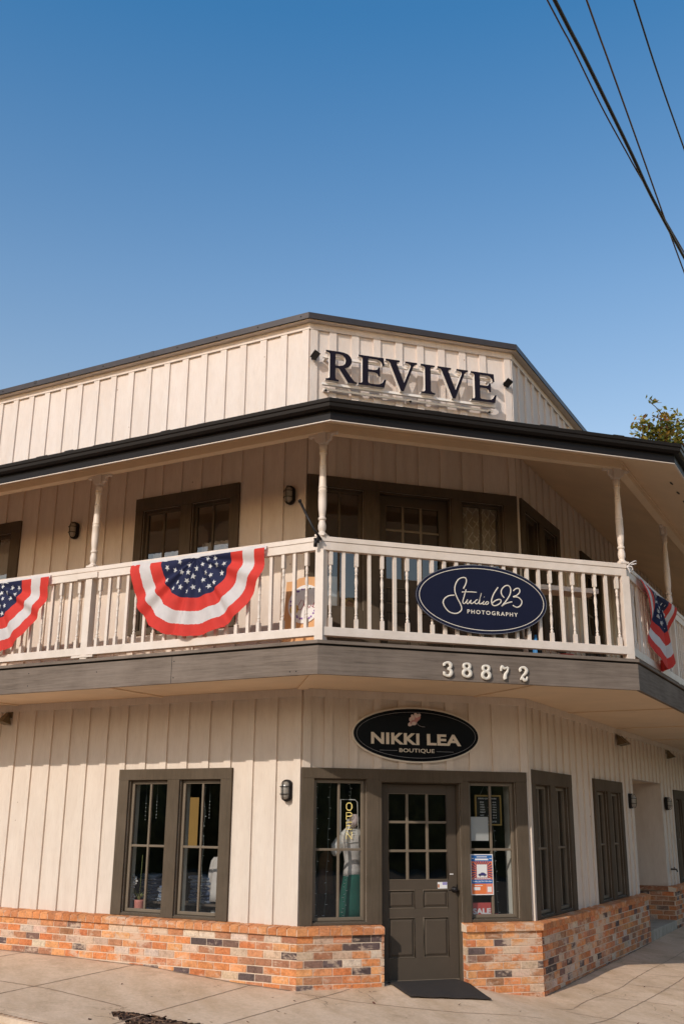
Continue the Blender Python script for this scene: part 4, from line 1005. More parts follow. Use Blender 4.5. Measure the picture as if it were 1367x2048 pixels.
# ribbon tied on the right corner of the rail
m = MB(); 
for pts in ([(0,0,0),(0.03,-0.03,0.03),(0.07,-0.04,0.055),(0.10,-0.03,0.06)],[(0,0,0),(-0.005,-0.03,-0.03),(0.01,-0.035,-0.08)],[(0,0,0),(0.03,-0.04,-0.01),(0.05,-0.03,-0.05)],[(0.02,0,0.02),(0.06,-0.05,0.02),(0.09,-0.04,0.03)]):
    m.tube(smooth_path(pts,4), 0.008, 'bwhite', 6)
tag(m.build('ribbon_tie', loc=(cB.x-0.0, cB.y-0.01, 4.385)), 'white ribbon knotted round the right-hand corner of the railing', 'ribbon')

# flag pole bracket at the left corner
fp = thing('flag_pole', 'short empty black flag pole in a bracket at the railing corner', 'flag pole', loc=(cA.x-0.03, cA.y-0.005, 4.345))
bs = uL*(-0.03); m = MB(); m.tube([(0.02,-0.03,0.02),(-0.055,0.0,0.14),(-0.19,0.05,0.43)], 0.013, 'iron', 8); m.tube([(-0.185,0.048,0.42),(-0.195,0.052,0.44)], 0.018, 'iron', 8); m.build('pole', fp)
m = MB(); m.tube([(-0.035,-0.01,-0.05),(-0.03,-0.012,0.03)], 0.020, 'iron', 8); m.tube([(-0.01,-0.02,-0.01),(-0.01,-0.02,0.05)], 0.016, 'iron', 8); m.tube([(-0.045,0.0,0.03),(-0.005,-0.03,0.03)], 0.012, 'iron', 8); m.build('bracket', fp)

# ======================= DOOR MAT, LEAVES, TAP =======================
M['mat'] = simple('door_mat', (0.034,0.024,0.018), 0.95, var=0.35, nscale=80, bumpk=0.8, bscale=250)
m = MB(); nx, ny = 24, 16; v = []; f = []
q = [(0.985,0.03),(1.86,0.05),(1.785,-0.76),(0.985,-0.61)]
for j in range(ny+1):
    for i in range(nx+1):
        a, b = i/nx, j/ny
        x = (q[0][0]*(1-a)+q[1][0]*a)*(1-b)+(q[3][0]*(1-a)+q[2][0]*a)*b; y = (q[0][1]*(1-a)+q[1][1]*a)*(1-b)+(q[3][1]*(1-a)+q[2][1]*a)*b
        v.append((x, y, ground_z(x,y)+0.012+0.004*math.sin(i*0.8)*b))
for j in range(ny):
    for i in range(nx): f.append((j*(nx+1)+i, j*(nx+1)+i+1, (j+1)*(nx+1)+i+1, (j+1)*(nx+1)+i))
m.add(v, f, 'mat', True); o = m.build('door_mat', recalc=False); sd = o.modifiers.new('s','SOLIDIFY'); sd.thickness = 0.010; tag(o, 'worn dark brown door mat on the concrete in front of the shop door', 'mat')
M['leaf_dry'] = simple('dry_leaf', (0.17,0.06,0.035), 0.8, var=0.4, nscale=40)
m = MB(); pr = [(-0.020,0,0),(-0.008,-0.010,0.006),(0.008,-0.011,0.010),(0.024,0,0.012),(0.008,0.011,0.010),(-0.008,0.010,0.004)]
m.add(pr+[(0,0,0.002)], [(0,1,6),(1,2,6),(2,3,6),(3,4,6),(4,5,6),(5,0,6)], 'leaf_dry', True); m.tube([(-0.03,0,0.004),(-0.019,0,0.002)], 0.0012, 'leaf_dry', 4)
leaf0 = m.build('fallen_leaf', recalc=False)
LV = [(0.664,-0.315),(0.529,-0.823),(0.06,-1.663),(0.126,-1.843),(-0.353,-0.39),(-0.43,-1.166),(1.369,-0.924),(1.369,-1.561),(1.454,-1.862),(2.049,-1.713),(1.723,-2.103),(2.265,-1.9),(2.278,-2.03),(2.532,-2.269),(3.63,-1.076),(4.14,0.168),(-0.471,-1.053),(-1.717,0.327),(-0.831,-1.428),(0.95,-1.95),(2.9,-1.6),(-0.2,-0.62),(1.9,-1.15),(3.2,-1.9)]
for i, (x, y) in enumerate(LV):
    o = leaf0 if i == 0 else leaf0.copy()
    if i: C.objects.link(o)
    k = random.uniform(0.5,1.1); o.location = (x,y,ground_z(x,y)+0.004); o.rotation_euler = (random.uniform(-.3,.3),random.uniform(-.3,.3),random.uniform(0,6.28)); o.scale = (k,k,k)
    tag(o, 'small dry brown leaf lying on the sidewalk', 'leaf', 'dry leaves scattered on the sidewalk')
tp = thing('hose_tap', 'small black hose tap on the shaded wall beyond the side entrance', 'tap', frame=FRR, at=(7.72,0.02,0.90))
m = MB(); m.tube([(0,0,0),(0,-0.09,0),(0,-0.11,-0.04)], 0.014, 'iron', 8); m.build('spout', tp); m = MB(); m.tube([(-0.03,-0.06,0.03),(0.03,-0.06,0.03)], 0.008, 'iron', 8); m.tube([(0,-0.06,0),(0,-0.06,0.03)], 0.007, 'iron', 8); m.build('handle', tp)

# directory board in the side entrance
M['paper'] = simple('paper_white', (0.62,0.58,0.52), 0.7, var=0.06)
M['ink'] = simple('grey_print', (0.10,0.09,0.085), 0.7)
tb = thing('tenant_directory', 'tall narrow tenant directory of white plates in the shaded side entrance', 'sign', frame=FRR, at=(5.62,-1.19,1.25))
m = MB(); m.box(-0.03,0.55,0.0,0.02,-0.25,1.0,'iron'); m.build('backboard', tb)
for k in range(7):
    m = MB(); z = 0.82-0.165*k; m.box(0.0,0.52,0.021,0.028,z,z+0.14,'paper')
    for q in range(3): m.box(0.05,0.45-0.06*q,0.0282,0.0295,z+0.105-0.04*q,z+0.117-0.04*q,'ink')
    m.build('name_plate', tb)

# ======================= BEHIND THE GLASS, STREET LEVEL =======================
M['shelf'] = simple('shelf_board', (0.14,0.10,0.07), 0.6)
M['denim'] = vcol_mat('denim', 0.9, 120, 0.8, 0.45)
M['pot'] = simple('pink_pot', (0.80,0.27,0.20), 0.6, var=0.12, nscale=10)
M['stem'] = simple('green_stem', (0.26,0.27,0.08), 0.6); M['petal'] = simple('white_petal', (0.85,0.78,0.70), 0.6)
M['skinwhite'] = simple('mannequin_white', (0.80,0.74,0.66), 0.45, var=0.05)
M['green'] = simple('green_cloth', (0.013,0.115,0.078), 0.85, var=0.3, nscale=8); M['topcloth'] = simple('white_knit_top', (0.68,0.60,0.53), 0.9, var=0.12, nscale=18, bumpk=0.3)
M['brownc'] = simple('brown_knit', (0.20,0.10,0.05), 0.9, var=0.3, nscale=14); M['redc'] = simple('dark_red_cloth', (0.20,0.02,0.03), 0.9, var=0.3); M['florc'] = simple('floral_cloth', (0.28,0.22,0.17), 0.9, dark=(0.20,0.05,0.04), nscale=30)
M['neon'] = simple('neon_tube', (0.75,0.55,0.18), 0.4, emit=((1.0,0.72,0.22),0.55)); M['wire'] = simple('light_wire', (0.30,0.32,0.28), 0.5); M['bulb'] = simple('tiny_bulb', (0.75,0.72,0.66), 0.3)
M['doorglow'] = simple('yellow_door_glow', (0.72,0.42,0.13), 0.6, var=0.1, emit=((0.9,0.5,0.15),0.22))  # door panel emission stands in for the indoor light falling on it
m = MB(); m.box(-2.5,-0.85,-0.30,-0.12,0.615,0.655,'reveal'); m.build('window_shelf', bld, frame=FL)
m = MB(); m.box(0.12,0.85,-0.75,-0.12,0.60,0.645,'shelf'); m.box(1.9,2.35,-0.40,-0.12,0.60,0.645,'shelf'); m.build('window_shelf', bld, frame=FC)
m = MB()
for a in (-2.335,-1.60): m.box(a-0.018,a-0.001,-0.205,-0.121,0.66,2.11,'reveal')
m.build('window_reveal', bld, frame=FL)
m = MB(); m.box(2.517,2.532,-0.30,-0.121,0.66,2.11,'reveal'); m.build('window_reveal', bld, frame=FC)
# orchid
oc = thing('potted_orchid', 'white orchid in a pink pot inside the street-level left window', 'plant', frame=FL, at=(-2.245,-0.20,0.656))
m = MB(); m.lathe(0,0,[(0,0.052),(0.01,0.055),(0.11,0.062),(0.128,0.063),(0.13,0.055),(0.112,0.052)],'pot',18); m.build('pot', oc)
m = MB()
for a in range(7):
    an = a*0.9; l = random.uniform(0.08,0.13); m.tube(smooth_path([(0,0,0.11),(l*0.4*math.cos(an),l*0.4*math.sin(an),0.18),(l*math.cos(an),l*math.sin(an),0.19+0.03*random.random())],4), 0.008, 'stem', 6, rads=[0.008,0.011,0.012,0.012,0.011,0.010,0.008,0.005,0.002], flat=(Vector((0,0,1)),0.3))
m.tube([(0.0,0,0.1),(0.01,0,0.62)], 0.003, 'stem', 6); m.tube(smooth_path([(0,0,0.12),(-0.05,-0.02,0.22),(-0.08,-0.02,0.30),(-0.075,-0.02,0.36)],5), 0.003, 'stem', 6); m.build('stem', oc)
m = MB()
for (x,y,z) in ((-0.085,-0.03,0.31),(-0.06,-0.03,0.35),(-0.095,-0.02,0.37),(-0.04,-0.04,0.325),(-0.075,-0.035,0.28),(-0.075,-0.02,0.15)):
    for k in range(5):
        an = 2*math.pi*k/5+x*30; m.loft([(z+0.026*math.sin(an)-0.006,x+0.024*math.cos(an),y-0.003,0.005,0.005),(z+0.026*math.sin(an),x+0.024*math.cos(an),y-0.005,0.020,0.014),(z+0.026*math.sin(an)+0.014,x+0.024*math.cos(an),y-0.005,0.013,0.009)],'petal',8)
m.build('flower', oc)
# shelves with jeans
sh = thing('display_shelf', 'low dark display shelf of folded clothes behind the left shop window', 'shelf', frame=FL, at=(-1.85,-0.61,0.045))
m = MB(); m.box(-0.75,0.55,-0.16,0.16,0.685,0.708,'shelf'); m.box(-0.75,0.55,-0.16,0.16,0.53,0.550,'shelf'); m.build('shelf_board', sh)
for x in (-0.75,-0.10,0.53): m = MB(); m.box(x,x+0.02,-0.15,0.15,0.0,0.685,'shelf'); m.build('upright', sh)
def jeans(s, d, z, n, w, lab, pale):
    rnd = random.Random(n*7+int(pale*10)); m = MB(); zz = 0
    for k in range(n):
        h = rnd.uniform(0.030,0.042); ww = w*rnd.uniform(0.88,1.05); dx = rnd.uniform(-0.02,0.02); N = 26; ring = []; v = []; f = []
        base = random.choice([(0.15,0.19,0.29),(0.09,0.12,0.20),(0.24,0.28,0.36),(0.36,0.40,0.47)]) if not pale else random.choice([(0.30,0.38,0.50),(0.16,0.20,0.31),(0.44,0.50,0.58)])
        for j, (zk, rk) in enumerate(((0.0,0.90),(0.25,1.0),(0.75,1.0),(1.0,0.88))):
            for q in range(N):
                a = 2*math.pi*q/N; rr = 1/(abs(math.cos(a))**4+abs(math.sin(a))**4)**0.25
                v.append((dx+ww/2*rr*rk*math.cos(a)+rnd.uniform(-.004,.004), 0.14*rr*rk*math.sin(a)+rnd.uniform(-.004,.004), zz+h*zk+0.008*math.sin(3*a+k*2)))
        for j in range(3):
            for q in range(N): f.append((j*N+q, j*N+(q+1)%N, (j+1)*N+(q+1)%N, (j+1)*N+q))
        f.append(tuple(range(N-1,-1,-1))); f.append(tuple(3*N+q for q in range(N)))
        m.add(v, f, 'denim', True, col=base)
        for q in range(5):   # pale worn folds and frayed hems along the front
            a, b = dx+rnd.uniform(-ww/2,ww/2*0.6), rnd.uniform(0.02,0.08); z_ = zz+h*rnd.uniform(0.2,0.9)
            m.tube(smooth_path([(a,-0.142,z_),(a+b*0.5,-0.148,z_+rnd.uniform(-.012,.012)),(a+b,-0.142,z_+rnd.uniform(-.01,.01))],3), 0.0030, 'denim', 5, col=(0.50,0.50,0.50))
        zz += h*0.93
    o = m.build('folded_jeans', frame=FL); o.location = FL.w(s, d, z); tag(o, lab, 'jeans', 'stacks of folded jeans'); return o
jeans(-2.37,-0.60,0.754,8,0.25,'tall stack of folded jeans behind the pink plant pot',False)
jeans(-2.12,-0.60,0.754,5,0.18,'short pale stack of folded jeans half hidden by the window mullion',True)
jeans(-1.62,-0.60,0.754,8,0.32,'messy stack of folded jeans in the right half of the left shop window',False)
jeans(-2.27,-0.60,0.596,2,0.22,'low folded jeans on the bottom shelf under the tall stack',True)
jeans(-1.68,-0.60,0.596,2,0.24,'low folded jeans on the bottom shelf beside the white box',False)
m = MB(); m.loft([(0,0,0,0.05,0.04),(0.02,0,0,0.056,0.045),(0.08,0,0,0.050,0.04),(0.088,0,0,0.044,0.036)],'paper',12); tag(m.build('candle_jar', loc=FL.w(-1.465,-0.60,0.595)), 'small white jar low in the left shop window', 'jar')
sb = thing('garment', 'white shirt hanging at the right edge of the left shop window', 'shirt', frame=FL, at=(-1.40,-0.52,0.78))
m = MB(); m.loft([(0,0.04,0,0.13,0.05),(0.10,0.04,0,0.125,0.05),(0.25,0.045,0,0.115,0.05),(0.38,0.05,0,0.11,0.045),(0.46,0.06,0,0.10,0.04),(0.50,0.075,0,0.06,0.03),(0.52,0.08,0,0.03,0.02)],'topcloth',18); m.build('shirt', sb)
m = MB(); m.loft([(0.10,-0.10,0,0.03,0.03),(0.30,-0.085,0,0.035,0.03),(0.44,-0.05,0,0.035,0.03),(0.48,-0.03,0,0.02,0.02)],'topcloth',12); m.build('sleeve', sb)
m = MB(); m.box(-3.07,-2.95,-2.24,-2.20,1.30,1.96,'doorglow'); m.box(-3.10,-3.07,-2.24,-2.19,0.05,1.98,'shelf'); tag(m.build('glow_door_panel', frame=FL), 'narrow yellow door panel, indoor light put in as its own glow, behind the left shop window', 'panel')
def bead_string(frame, s, d, z0, z1, n, lab, rad=0.006):
    r = thing('bead_string', lab, 'window ornament', frame=frame, at=(s,d,z1), group='bead strings hanging in the left shop window')
    m = MB(); m.tube([(0,0,0),(0.004,0,z0-z1)], 0.0012, 'wire', 4); m.build('thread', r)
    m = MB()
    for k in range(n): z = (z0-z1)*(1-(k/n)*0.55); m.lathe(0.003,0,[(z-rad,0.001),(z,rad),(z+rad,0.001)],'bulb',6)
    m.build('bead', r)
bead_string(FL,-2.25,-0.22,1.665,2.08,5,'bead string left of the muntin in the left shop window')
bead_string(FL,-2.09,-0.22,1.686,2.08,6,'bead string right of the muntin in the left shop window')
bead_string(FL,-1.336,-0.22,1.691,2.08,6,'bead string at the right in the left shop window')
def fairy(frame, s, d, z0, z1, lab, seed, lean=0.0):
    rnd = random.Random(seed); r = thing('string_lights', lab, 'fairy lights', frame=frame, at=(s,d,z1), group='fairy lights hanging in the windows')
    n = 26; P = [(lean*k/n+0.006*math.sin(k*0.9+seed), 0.004*math.cos(k), (z0-z1)*k/n) for k in range(n+1)]
    m = MB(); m.tube(P, 0.0018, 'wire', 5); m.build('wire', r)
    m = MB()
    for k in range(1,n,2):
        p = Vector(P[k]); dx = rnd.choice((-1,1))*rnd.uniform(0.015,0.024); m.tube([p, p+Vector((dx,-0.004,rnd.uniform(-0.006,0.006)))], 0.0026, 'bulb', 5)
    m.build('bulb', r)
fairy(FC,0.225,-0.16,0.66,2.08,'string lights nearest the left edge of the OPEN sign window',1)
fairy(FC,0.375,-0.16,0.66,2.08,'string lights just left of the muntin in the OPEN sign window',2,-0.05)
fairy(FC,0.60,-0.16,1.55,2.08,'short string lights beside the OPEN sign frame',3,0.02)
fairy(FC,0.555,-0.14,0.66,1.12,'string lights in front of the green skirt',5,-0.03)
fairy(FC,2.30,-0.16,0.66,2.06,'string lights hanging in the window with the SALE sign',4,0.035)
fairy(FL,-1.385,-0.2,0.70,2.08,'string lights by the white shirt in the left shop window',8)
# open sign
os_ = thing('open_sign', 'upright yellow neon OPEN sign in the window left of the shop door', 'sign', frame=FC, at=(0,0,0))
OP = {'O':[[(0.25,0),(0.75,0),(1,0.25),(1,0.75),(0.75,1),(0.25,1),(0,0.75),(0,0.25),(0.25,0)]],'P':[[(0,0),(0,1),(0.75,1),(1,0.85),(1,0.6),(0.75,0.48),(0,0.48)]],'E':[[(1,0),(0,0),(0,1),(1,1)],[(0,0.5),(0.8,0.5)]],'N':[[(0,0),(0,1),(1,0),(1,1)]]}
for i, ch in enumerate('OPEN'):
    m = MB(); a, w_, h_ = 0.552, 0.062, 0.075; z = 1.785-0.100*i
    for st in OP[ch]: m.tube([(a+x*w_, 0.14, z+y*h_) for x,y in st], 0.0052, 'neon', 6)
    m.build('letter', os_)
m = MB(); m.tube([(0.49,0.15,1.40),(0.49,0.15,1.895),(0.655,0.15,1.895),(0.68,0.15,1.87),(0.70,0.15,1.40)], 0.0055, 'skinwhite', 6); m.tube([(0.49,0.15,1.45),(0.70,0.15,1.45)], 0.004, 'skinwhite', 6); m.build('frame', os_)
# mannequin
mn = thing('mannequin', 'headless white mannequin in a white top and green skirt behind the OPEN sign', 'mannequin', frame=FC, at=(0.668,-0.26,0.645))
m = MB(); m.loft([(0.70,0.0,0,0.085,0.07),(0.78,0,0,0.105,0.085),(0.86,0,0,0.135,0.09),(0.90,0,0,0.14,0.08),(0.94,0,0,0.10,0.06),(0.965,-0.02,0,0.045,0.045),(1.03,-0.03,0,0.042,0.042),(1.05,-0.03,0,0.036,0.036)],'skinwhite',20); m.build('body', mn)
m = MB(); m.loft([(0.46,0,0,0.108,0.085),(0.52,0,0,0.105,0.082),(0.60,0,0,0.092,0.075),(0.68,0.0,0,0.105,0.085),(0.76,0,0,0.128,0.105),(0.83,0,0,0.145,0.105),(0.875,0,0,0.147,0.095),(0.885,0,0,0.12,0.085)],'topcloth',22)
for sx in (-1,1): m.tube([(sx*0.075,-0.075,0.86),(sx*0.06,-0.05,0.93),(sx*0.055,0.0,0.945)],0.012,'topcloth',8)
m.build('tank_top', mn)
m = MB(); m.loft([(0.0,0,0,0.17,0.12),(0.15,0,0,0.155,0.115),(0.30,0,0,0.135,0.105),(0.42,0,0,0.112,0.09),(0.475,0,0,0.104,0.085)],'green',28); m.build('skirt', mn)
m = MB(); m.loft([(0.66,-0.19,0.02,0.025,0.03),(0.70,-0.185,0.02,0.055,0.06),(0.78,-0.165,0.02,0.075,0.07),(0.85,-0.135,0.02,0.055,0.055),(0.89,-0.10,0.02,0.03,0.03)],'skinwhite',16); m.build('puff_sleeve', mn)
m = MB(); m.loft([(0.96,-0.02,-0.05,0.03,0.03),(1.0,-0.01,-0.05,0.055,0.05),(1.06,0.0,-0.05,0.06,0.05),(1.10,-0.01,-0.05,0.035,0.03)],'palepetal',12); m.build('scarf', mn)
for s, d, z0, z1, w_, mt, nm, lab in ((0.30,-0.9,0.75,1.50,0.16,'redc','hanging_garment','dark red blouse hanging at the back of the OPEN sign window'),(0.48,-0.65,0.90,1.35,0.15,'brownc','hanging_garment','brown knit top hanging left of the mannequin'),(0.22,-0.40,0.66,1.12,0.13,'florc','hanging_garment','faded floral dress low in the corner of the OPEN sign window')):
    m = MB(); m.loft([(z0,s,-d,w_*0.62,0.06),(z0+(z1-z0)*.4,s,-d,w_*0.52,0.055),(z1-0.10,s,-d,w_*0.55,0.05),(z1-0.03,s,-d,w_*0.40,0.04),(z1,s,-d,w_*0.12,0.03)],mt,20); tag(m.build(nm, frame=FC), lab, 'clothes')
# window to the right of the door: letter board, notice, poster, sale sign
M['gold'] = simple('gold_frame', (0.42,0.25,0.06), 0.4, metal=0.2); M['felt'] = simple('black_felt', (0.012,0.011,0.011), 0.95)
lb = thing('letter_board', 'gold-framed black letter board of opening hours in the window right of the door', 'sign', frame=FC)
a0, a1, z0, z1, dd = 2.075, 2.368, 1.652, 1.950, -0.10
m = MB(); m.box(a0,a1,dd-0.01,dd-0.002,z0,z1,'felt'); m.build('board', lb)
m = MB(); t = 0.016
for bx_ in ((a0-t,a1+t,z1,z1+t),(a0-t,a1+t,z0-t,z0),(a0-t,a0,z0,z1),(a1,a1+t,z0,z1)): m.box(bx_[0],bx_[1],dd-0.012,dd+0.012,bx_[2],bx_[3],'gold')
m.tube([(a0+0.05,-dd,z1+t),((a0+a1)/2-0.03,-dd,z1+0.13),(a1-0.12,-dd,z1+t)], 0.002, 'wire', 4); m.build('frame', lb)
m = MB(); rows = [("NIKKI LEA'S STORE",0.03,0.255,0.272),('MON',0.05,0.095,0.232),('TUES',0.05,0.10,0.205),('WED     -',0.05,0.15,0.178),('THURS',0.05,0.11,0.151),('FRIDAY',0.05,0.115,0.124),('SAT      -',0.05,0.15,0.090),('SUNDAY',0.05,0.12,0.063),('GIFT CERTIFICATES',0.05,0.25,0.022)]
for tx, x0, x1, zz in rows: fit(text_mesh(tx, 0.01, bold=0.02), m, a0+x0, a0+x1, z0+zz-0.004, z0+zz+0.012, dd-0.001, dd+0.001, 'paper')
m.build('lettering', lb); m = MB()
for tx, zz in (('10-6',0.232),('10-6',0.205),('10-6',0.178),('10-6',0.151),('10-6',0.124),('10-5',0.090),('11-4',0.063)): fit(text_mesh(tx, 0.01, bold=0.02), m, a0+0.205, a0+0.25, z0+zz-0.003, z0+zz+0.011, dd-0.001, dd+0.001, 'paper')
m.build('lettering', lb)
m = MB(); m.box(1.965,2.20,-0.062,-0.059,1.472,1.728,'paper'); tag(m.build('notice_sheet', frame=FC), 'blank white sheet behind the letter board', 'paper sheet')
M['pblue'] = simple('poster_blue', (0.02,0.13,0.38), 0.45, var=0.05); M['porange'] = simple('poster_orange', (0.80,0.20,0.06), 0.45, var=0.05); M['ppink'] = simple('poster_coral', (0.80,0.26,0.16), 0.45, var=0.05); M['pwhite'] = simple('poster_white', (0.80,0.76,0.72), 0.45, var=0.03); M['pnavy'] = simple('poster_navy', (0.05,0.04,0.16), 0.45)
po = thing('event_poster', 'blue and orange car event poster taped over the window right of the door', 'poster', frame=FC)
a0, a1, z0, z1, dd = 1.954, 2.226, 0.906, 1.331, -0.026
m = MB(); m.box(a0,a1,dd-0.002,dd,z0,z1,'pwhite'); m.build('sheet', po)
m = MB(); e1 = dd+0.0008
m.box(a0+.01,a1-.01,dd,e1,z1-.075,z1-.01,'pblue'); m.box(a0+.01,a1-.01,dd,e1,z0+.118,z1-.075,'porange'); m.box(a0+.01,a1-.01,dd,e1+.0006,z0+.118,z0+.160,'pblue'); m.box(a0+.01,a1-.09,dd,e1,z0+.01,z0+.118,'porange'); m.box(a1-.0895,a1-.01,dd,e1,z0+.01,z0+.118,'ppink')
cxp, czp = (a0+a1)/2, z0+0.245
for k in range(28):
    an = 2*math.pi*k/28
    for_r = []
    for r_, w_ in ((0.05,0.003),(0.14,0.008)):
        for sgn in (-1,1): for_r.append((min(max(cxp+r_*1.0*math.cos(an)-sgn*w_*math.sin(an),a0+.011),a1-.011), min(max(czp+r_*math.sin(an)+sgn*w_*math.cos(an),z0+.162),z1-.076)))
    m.prism([for_r[0],for_r[1],for_r[3],for_r[2]], e1-.0002, e1+.0005, 'pnavy')
m.box(cxp-.062,cxp+.062,e1,e1+.001,czp-.065,czp+.072,'pwhite'); m.box(a0+.03,a0+.11,e1,e1+.001,z0+.05,z0+.082,'pwhite'); m.box(a1-.075,a1-.025,e1,e1+.001,z0+.03,z0+.085,'pwhite')
m.build('artwork', po)
m = MB(); e2 = e1+.0012
fit(text_mesh('Sunday, July 23rd 10am-4pm',0.01,bold=0.02), m, a0+.022,a1-.022,z0+.130,z0+.150,e1+.0004,e2,'pwhite')
for x0, x1, zz, hh in ((.075,.20,z1-.028,.008),(.055,.215,z1-.055,.018),(.015,.04,z1-.045,.008),(.230,.255,z1-.045,.008),(.04,.14,z0+.098,.007),(.04,.24,z0+.168,.006)): m.box(a0+x0,a0+x1,e1,e2,zz-hh/2,zz+hh/2,'pwhite')
m.build('lettering', po)
m = MB()   # small car picture
cp = [(-.045,-.045),(.05,-.045),(.052,-.03),(.035,-.022),(.02,-.012),(-.008,-.012),(-.02,-.022),(-.045,-.028)]
m.prism([(cxp+x,czp+z) for x,z in cp], e1+.001, e1+.002, 'pnavy'); 
for x in (-.025,.03): m.prism(ellipse(cxp+x,czp-.045,.009,.009,12), e1+.001, e1+.0025, 'ink')
m.build('car_picture', po)
M['salered'] = simple('sale_red', (0.60,0.10,0.085), 0.5, var=0.05)
sl = thing('sale_sign', 'red SALE sign in white letters at the bottom of the window', 'sign', frame=FC)
m = MB(); m.box(1.968,2.205,-0.064,-0.060,0.668,0.825,'salered'); m.build('card', sl)
m = MB(); fit(text_mesh('SALE',0.01,bold=0.04), m, 1.982,2.200,0.708,0.768,-0.060,-0.0585,'pwhite'); m.build('lettering', sl)
tc = thing('tent_card', 'tiny red card on the sill right of the SALE sign', 'card', frame=FC)
m = MB(); m.box(2.275,2.335,-0.16,-0.155,0.646,0.705,'salered'); m.build('card', tc); m = MB(); m.box(2.285,2.325,-0.155,-0.154,0.668,0.680,'pwhite'); m.build('print', tc)
stk = thing('door_sticker', 'small white and purple sticker on the shop door beside the knob', 'sticker', frame=FC)
m = MB(); m.box(1.578,1.690,-0.0699,-0.0685,0.975,1.042,'pwhite'); m.build('sheet', stk); M['plilac'] = simple('sticker_lilac', (0.35,0.30,0.55), 0.5); M['pamber'] = simple('sticker_amber', (0.5,0.17,0.06), 0.5)
m = MB(); m.box(1.635,1.688,-0.0685,-0.0680,1.012,1.040,'plilac'); m.box(1.580,1.600,-0.0685,-0.0680,0.985,1.020,'pamber'); m.build('print', stk)
m = MB(); m.box(1.722,1.765,-0.0699,-0.0688,1.118,1.128,'pwhite'); tag(m.build('door_label', frame=FC), 'tiny white label strip on the door above the knob', 'label')

# ======================= UPSTAIRS =======================
def lattice_mat():
    m, nt, b = new_mat('trellis_curtain'); v = coords(nt)
    sp = nt.nodes.new('ShaderNodeSeparateXYZ'); nt.links.new(v, sp.inputs[0]); outs = []
    for sg in (1,-1):
        a = nt.nodes.new('ShaderNodeMath'); a.operation = 'MULTIPLY_ADD'; nt.links.new(sp.outputs[0], a.inputs[0]); a.inputs[1].default_value = sg*1.9; nt.links.new(sp.outputs[2], a.inputs[2])
        b_ = nt.nodes.new('ShaderNodeMath'); b_.operation = 'MULTIPLY'; b_.inputs[1].default_value = 5.2; nt.links.new(a.outputs[0], b_.inputs[0])
        c = nt.nodes.new('ShaderNodeMath'); c.operation = 'FRACT'; nt.links.new(b_.outputs[0], c.inputs[0])
        d = nt.nodes.new('ShaderNodeMath'); d.operation = 'LESS_THAN'; d.inputs[1].default_value = 0.10; nt.links.new(c.outputs[0], d.inputs[0]); outs.append(d.outputs[0])
    mx = nt.nodes.new('ShaderNodeMath'); mx.operation = 'MAXIMUM'; nt.links.new(outs[0], mx.inputs[0]); nt.links.new(outs[1], mx.inputs[1])
    nt.links.new(mix(nt, mx.outputs[0], (0.42,0.33,0.22), (0.75,0.66,0.50)), b.inputs['Base Color']); b.inputs['Roughness'].default_value = 0.9; return m
M['curtain'] = lattice_mat()
def curtain(s0, s1, z0, z1, d, lab, mat='curtain', frame=FC):
    m = MB(); n = 60; v = []; f = []
    for k in range(n+1):
        x = s0+(s1-s0)*k/n; y = -d+0.022*math.sin(k*0.75)+0.008*math.sin(k*2.1); v += [(x,y,z0),(x,y,z1)]
    for k in range(n): f.append((2*k,2*k+2,2*k+3,2*k+1))
    m.add(v, f, mat, True); return tag(m.build('curtain', frame=frame, recalc=False), lab, 'curtain')
curtain(1.95, 2.50, 3.95, 5.42, -0.19, 'curtain with a pale trellis pattern in the upstairs window right of the door')
M['panesheet'] = simple('pale_pane_sheet', (0.60,0.54,0.47), 0.9, var=0.08)
curtain(-2.38, -1.80, 3.85, 4.90, -0.22, 'added pale sheet for the bright reflection in the left sash of the upstairs window', 'panesheet', FL)  # pale sheets put in for the bright reflection low in these panes
curtain(-1.62, -1.06, 3.85, 4.95, -0.22, 'added pale sheet for the bright reflection in the right sash of the upstairs window', 'panesheet', FL)
curtain(-5.24, -4.67, 3.85, 5.38, -0.22, 'grey curtain in the upstairs window cut off by the left edge', 'panesheet', FL)
# round wooden sign leaning on the balcony
M['pine'] = wood_mat('pine_board', (0.66,0.36,0.17), (0.56,0.28,0.12), (1,1,0.06), 18, 0.7, 0.2)
M['purple'] = simple('purple_flower', (0.24,0.10,0.38), 0.6); M['yellowf'] = simple('yellow_flower', (0.78,0.52,0.12), 0.6); M['redscript'] = simple('red_script', (0.42,0.05,0.08), 0.6)
ws = thing('leaning_sign', 'pine board with a round white sign ringed by purple flowers behind the corner post', 'sign', frame=FL, at=(0.255,0.50,3.347))
m = MB(); m.box(-0.245,0.245,-0.03,0.0,0.0,0.825,'pine'); m.prism([(-0.12,0.825),(-0.10,0.85),(0.0,0.862),(0.10,0.85),(0.12,0.825)],-0.03,0.0,'pine'); m.build('board', ws)
m = MB(); m.prism(ellipse(0.01,0.55,0.205,0.215,40), 0.0005, 0.012, 'pwhite'); m.build('disc', ws)
m = MB(); rnd = random.Random(5)
for k in range(34):
    an = 2*math.pi*k/34
    if 0.6 < an < 1.2 or 3.2 < an < 3.9: continue
    x, z = 0.01+0.165*math.cos(an)+rnd.uniform(-.012,.012), 0.55+0.172*math.sin(an)+rnd.uniform(-.012,.012); m.prism(ellipse(x,z,0.011,0.011,7), 0.012, 0.0135+k*0.0001, 'purple' if not (0.2 < an < 1.5) else 'stem')
m.build('flower', ws)
m = MB()
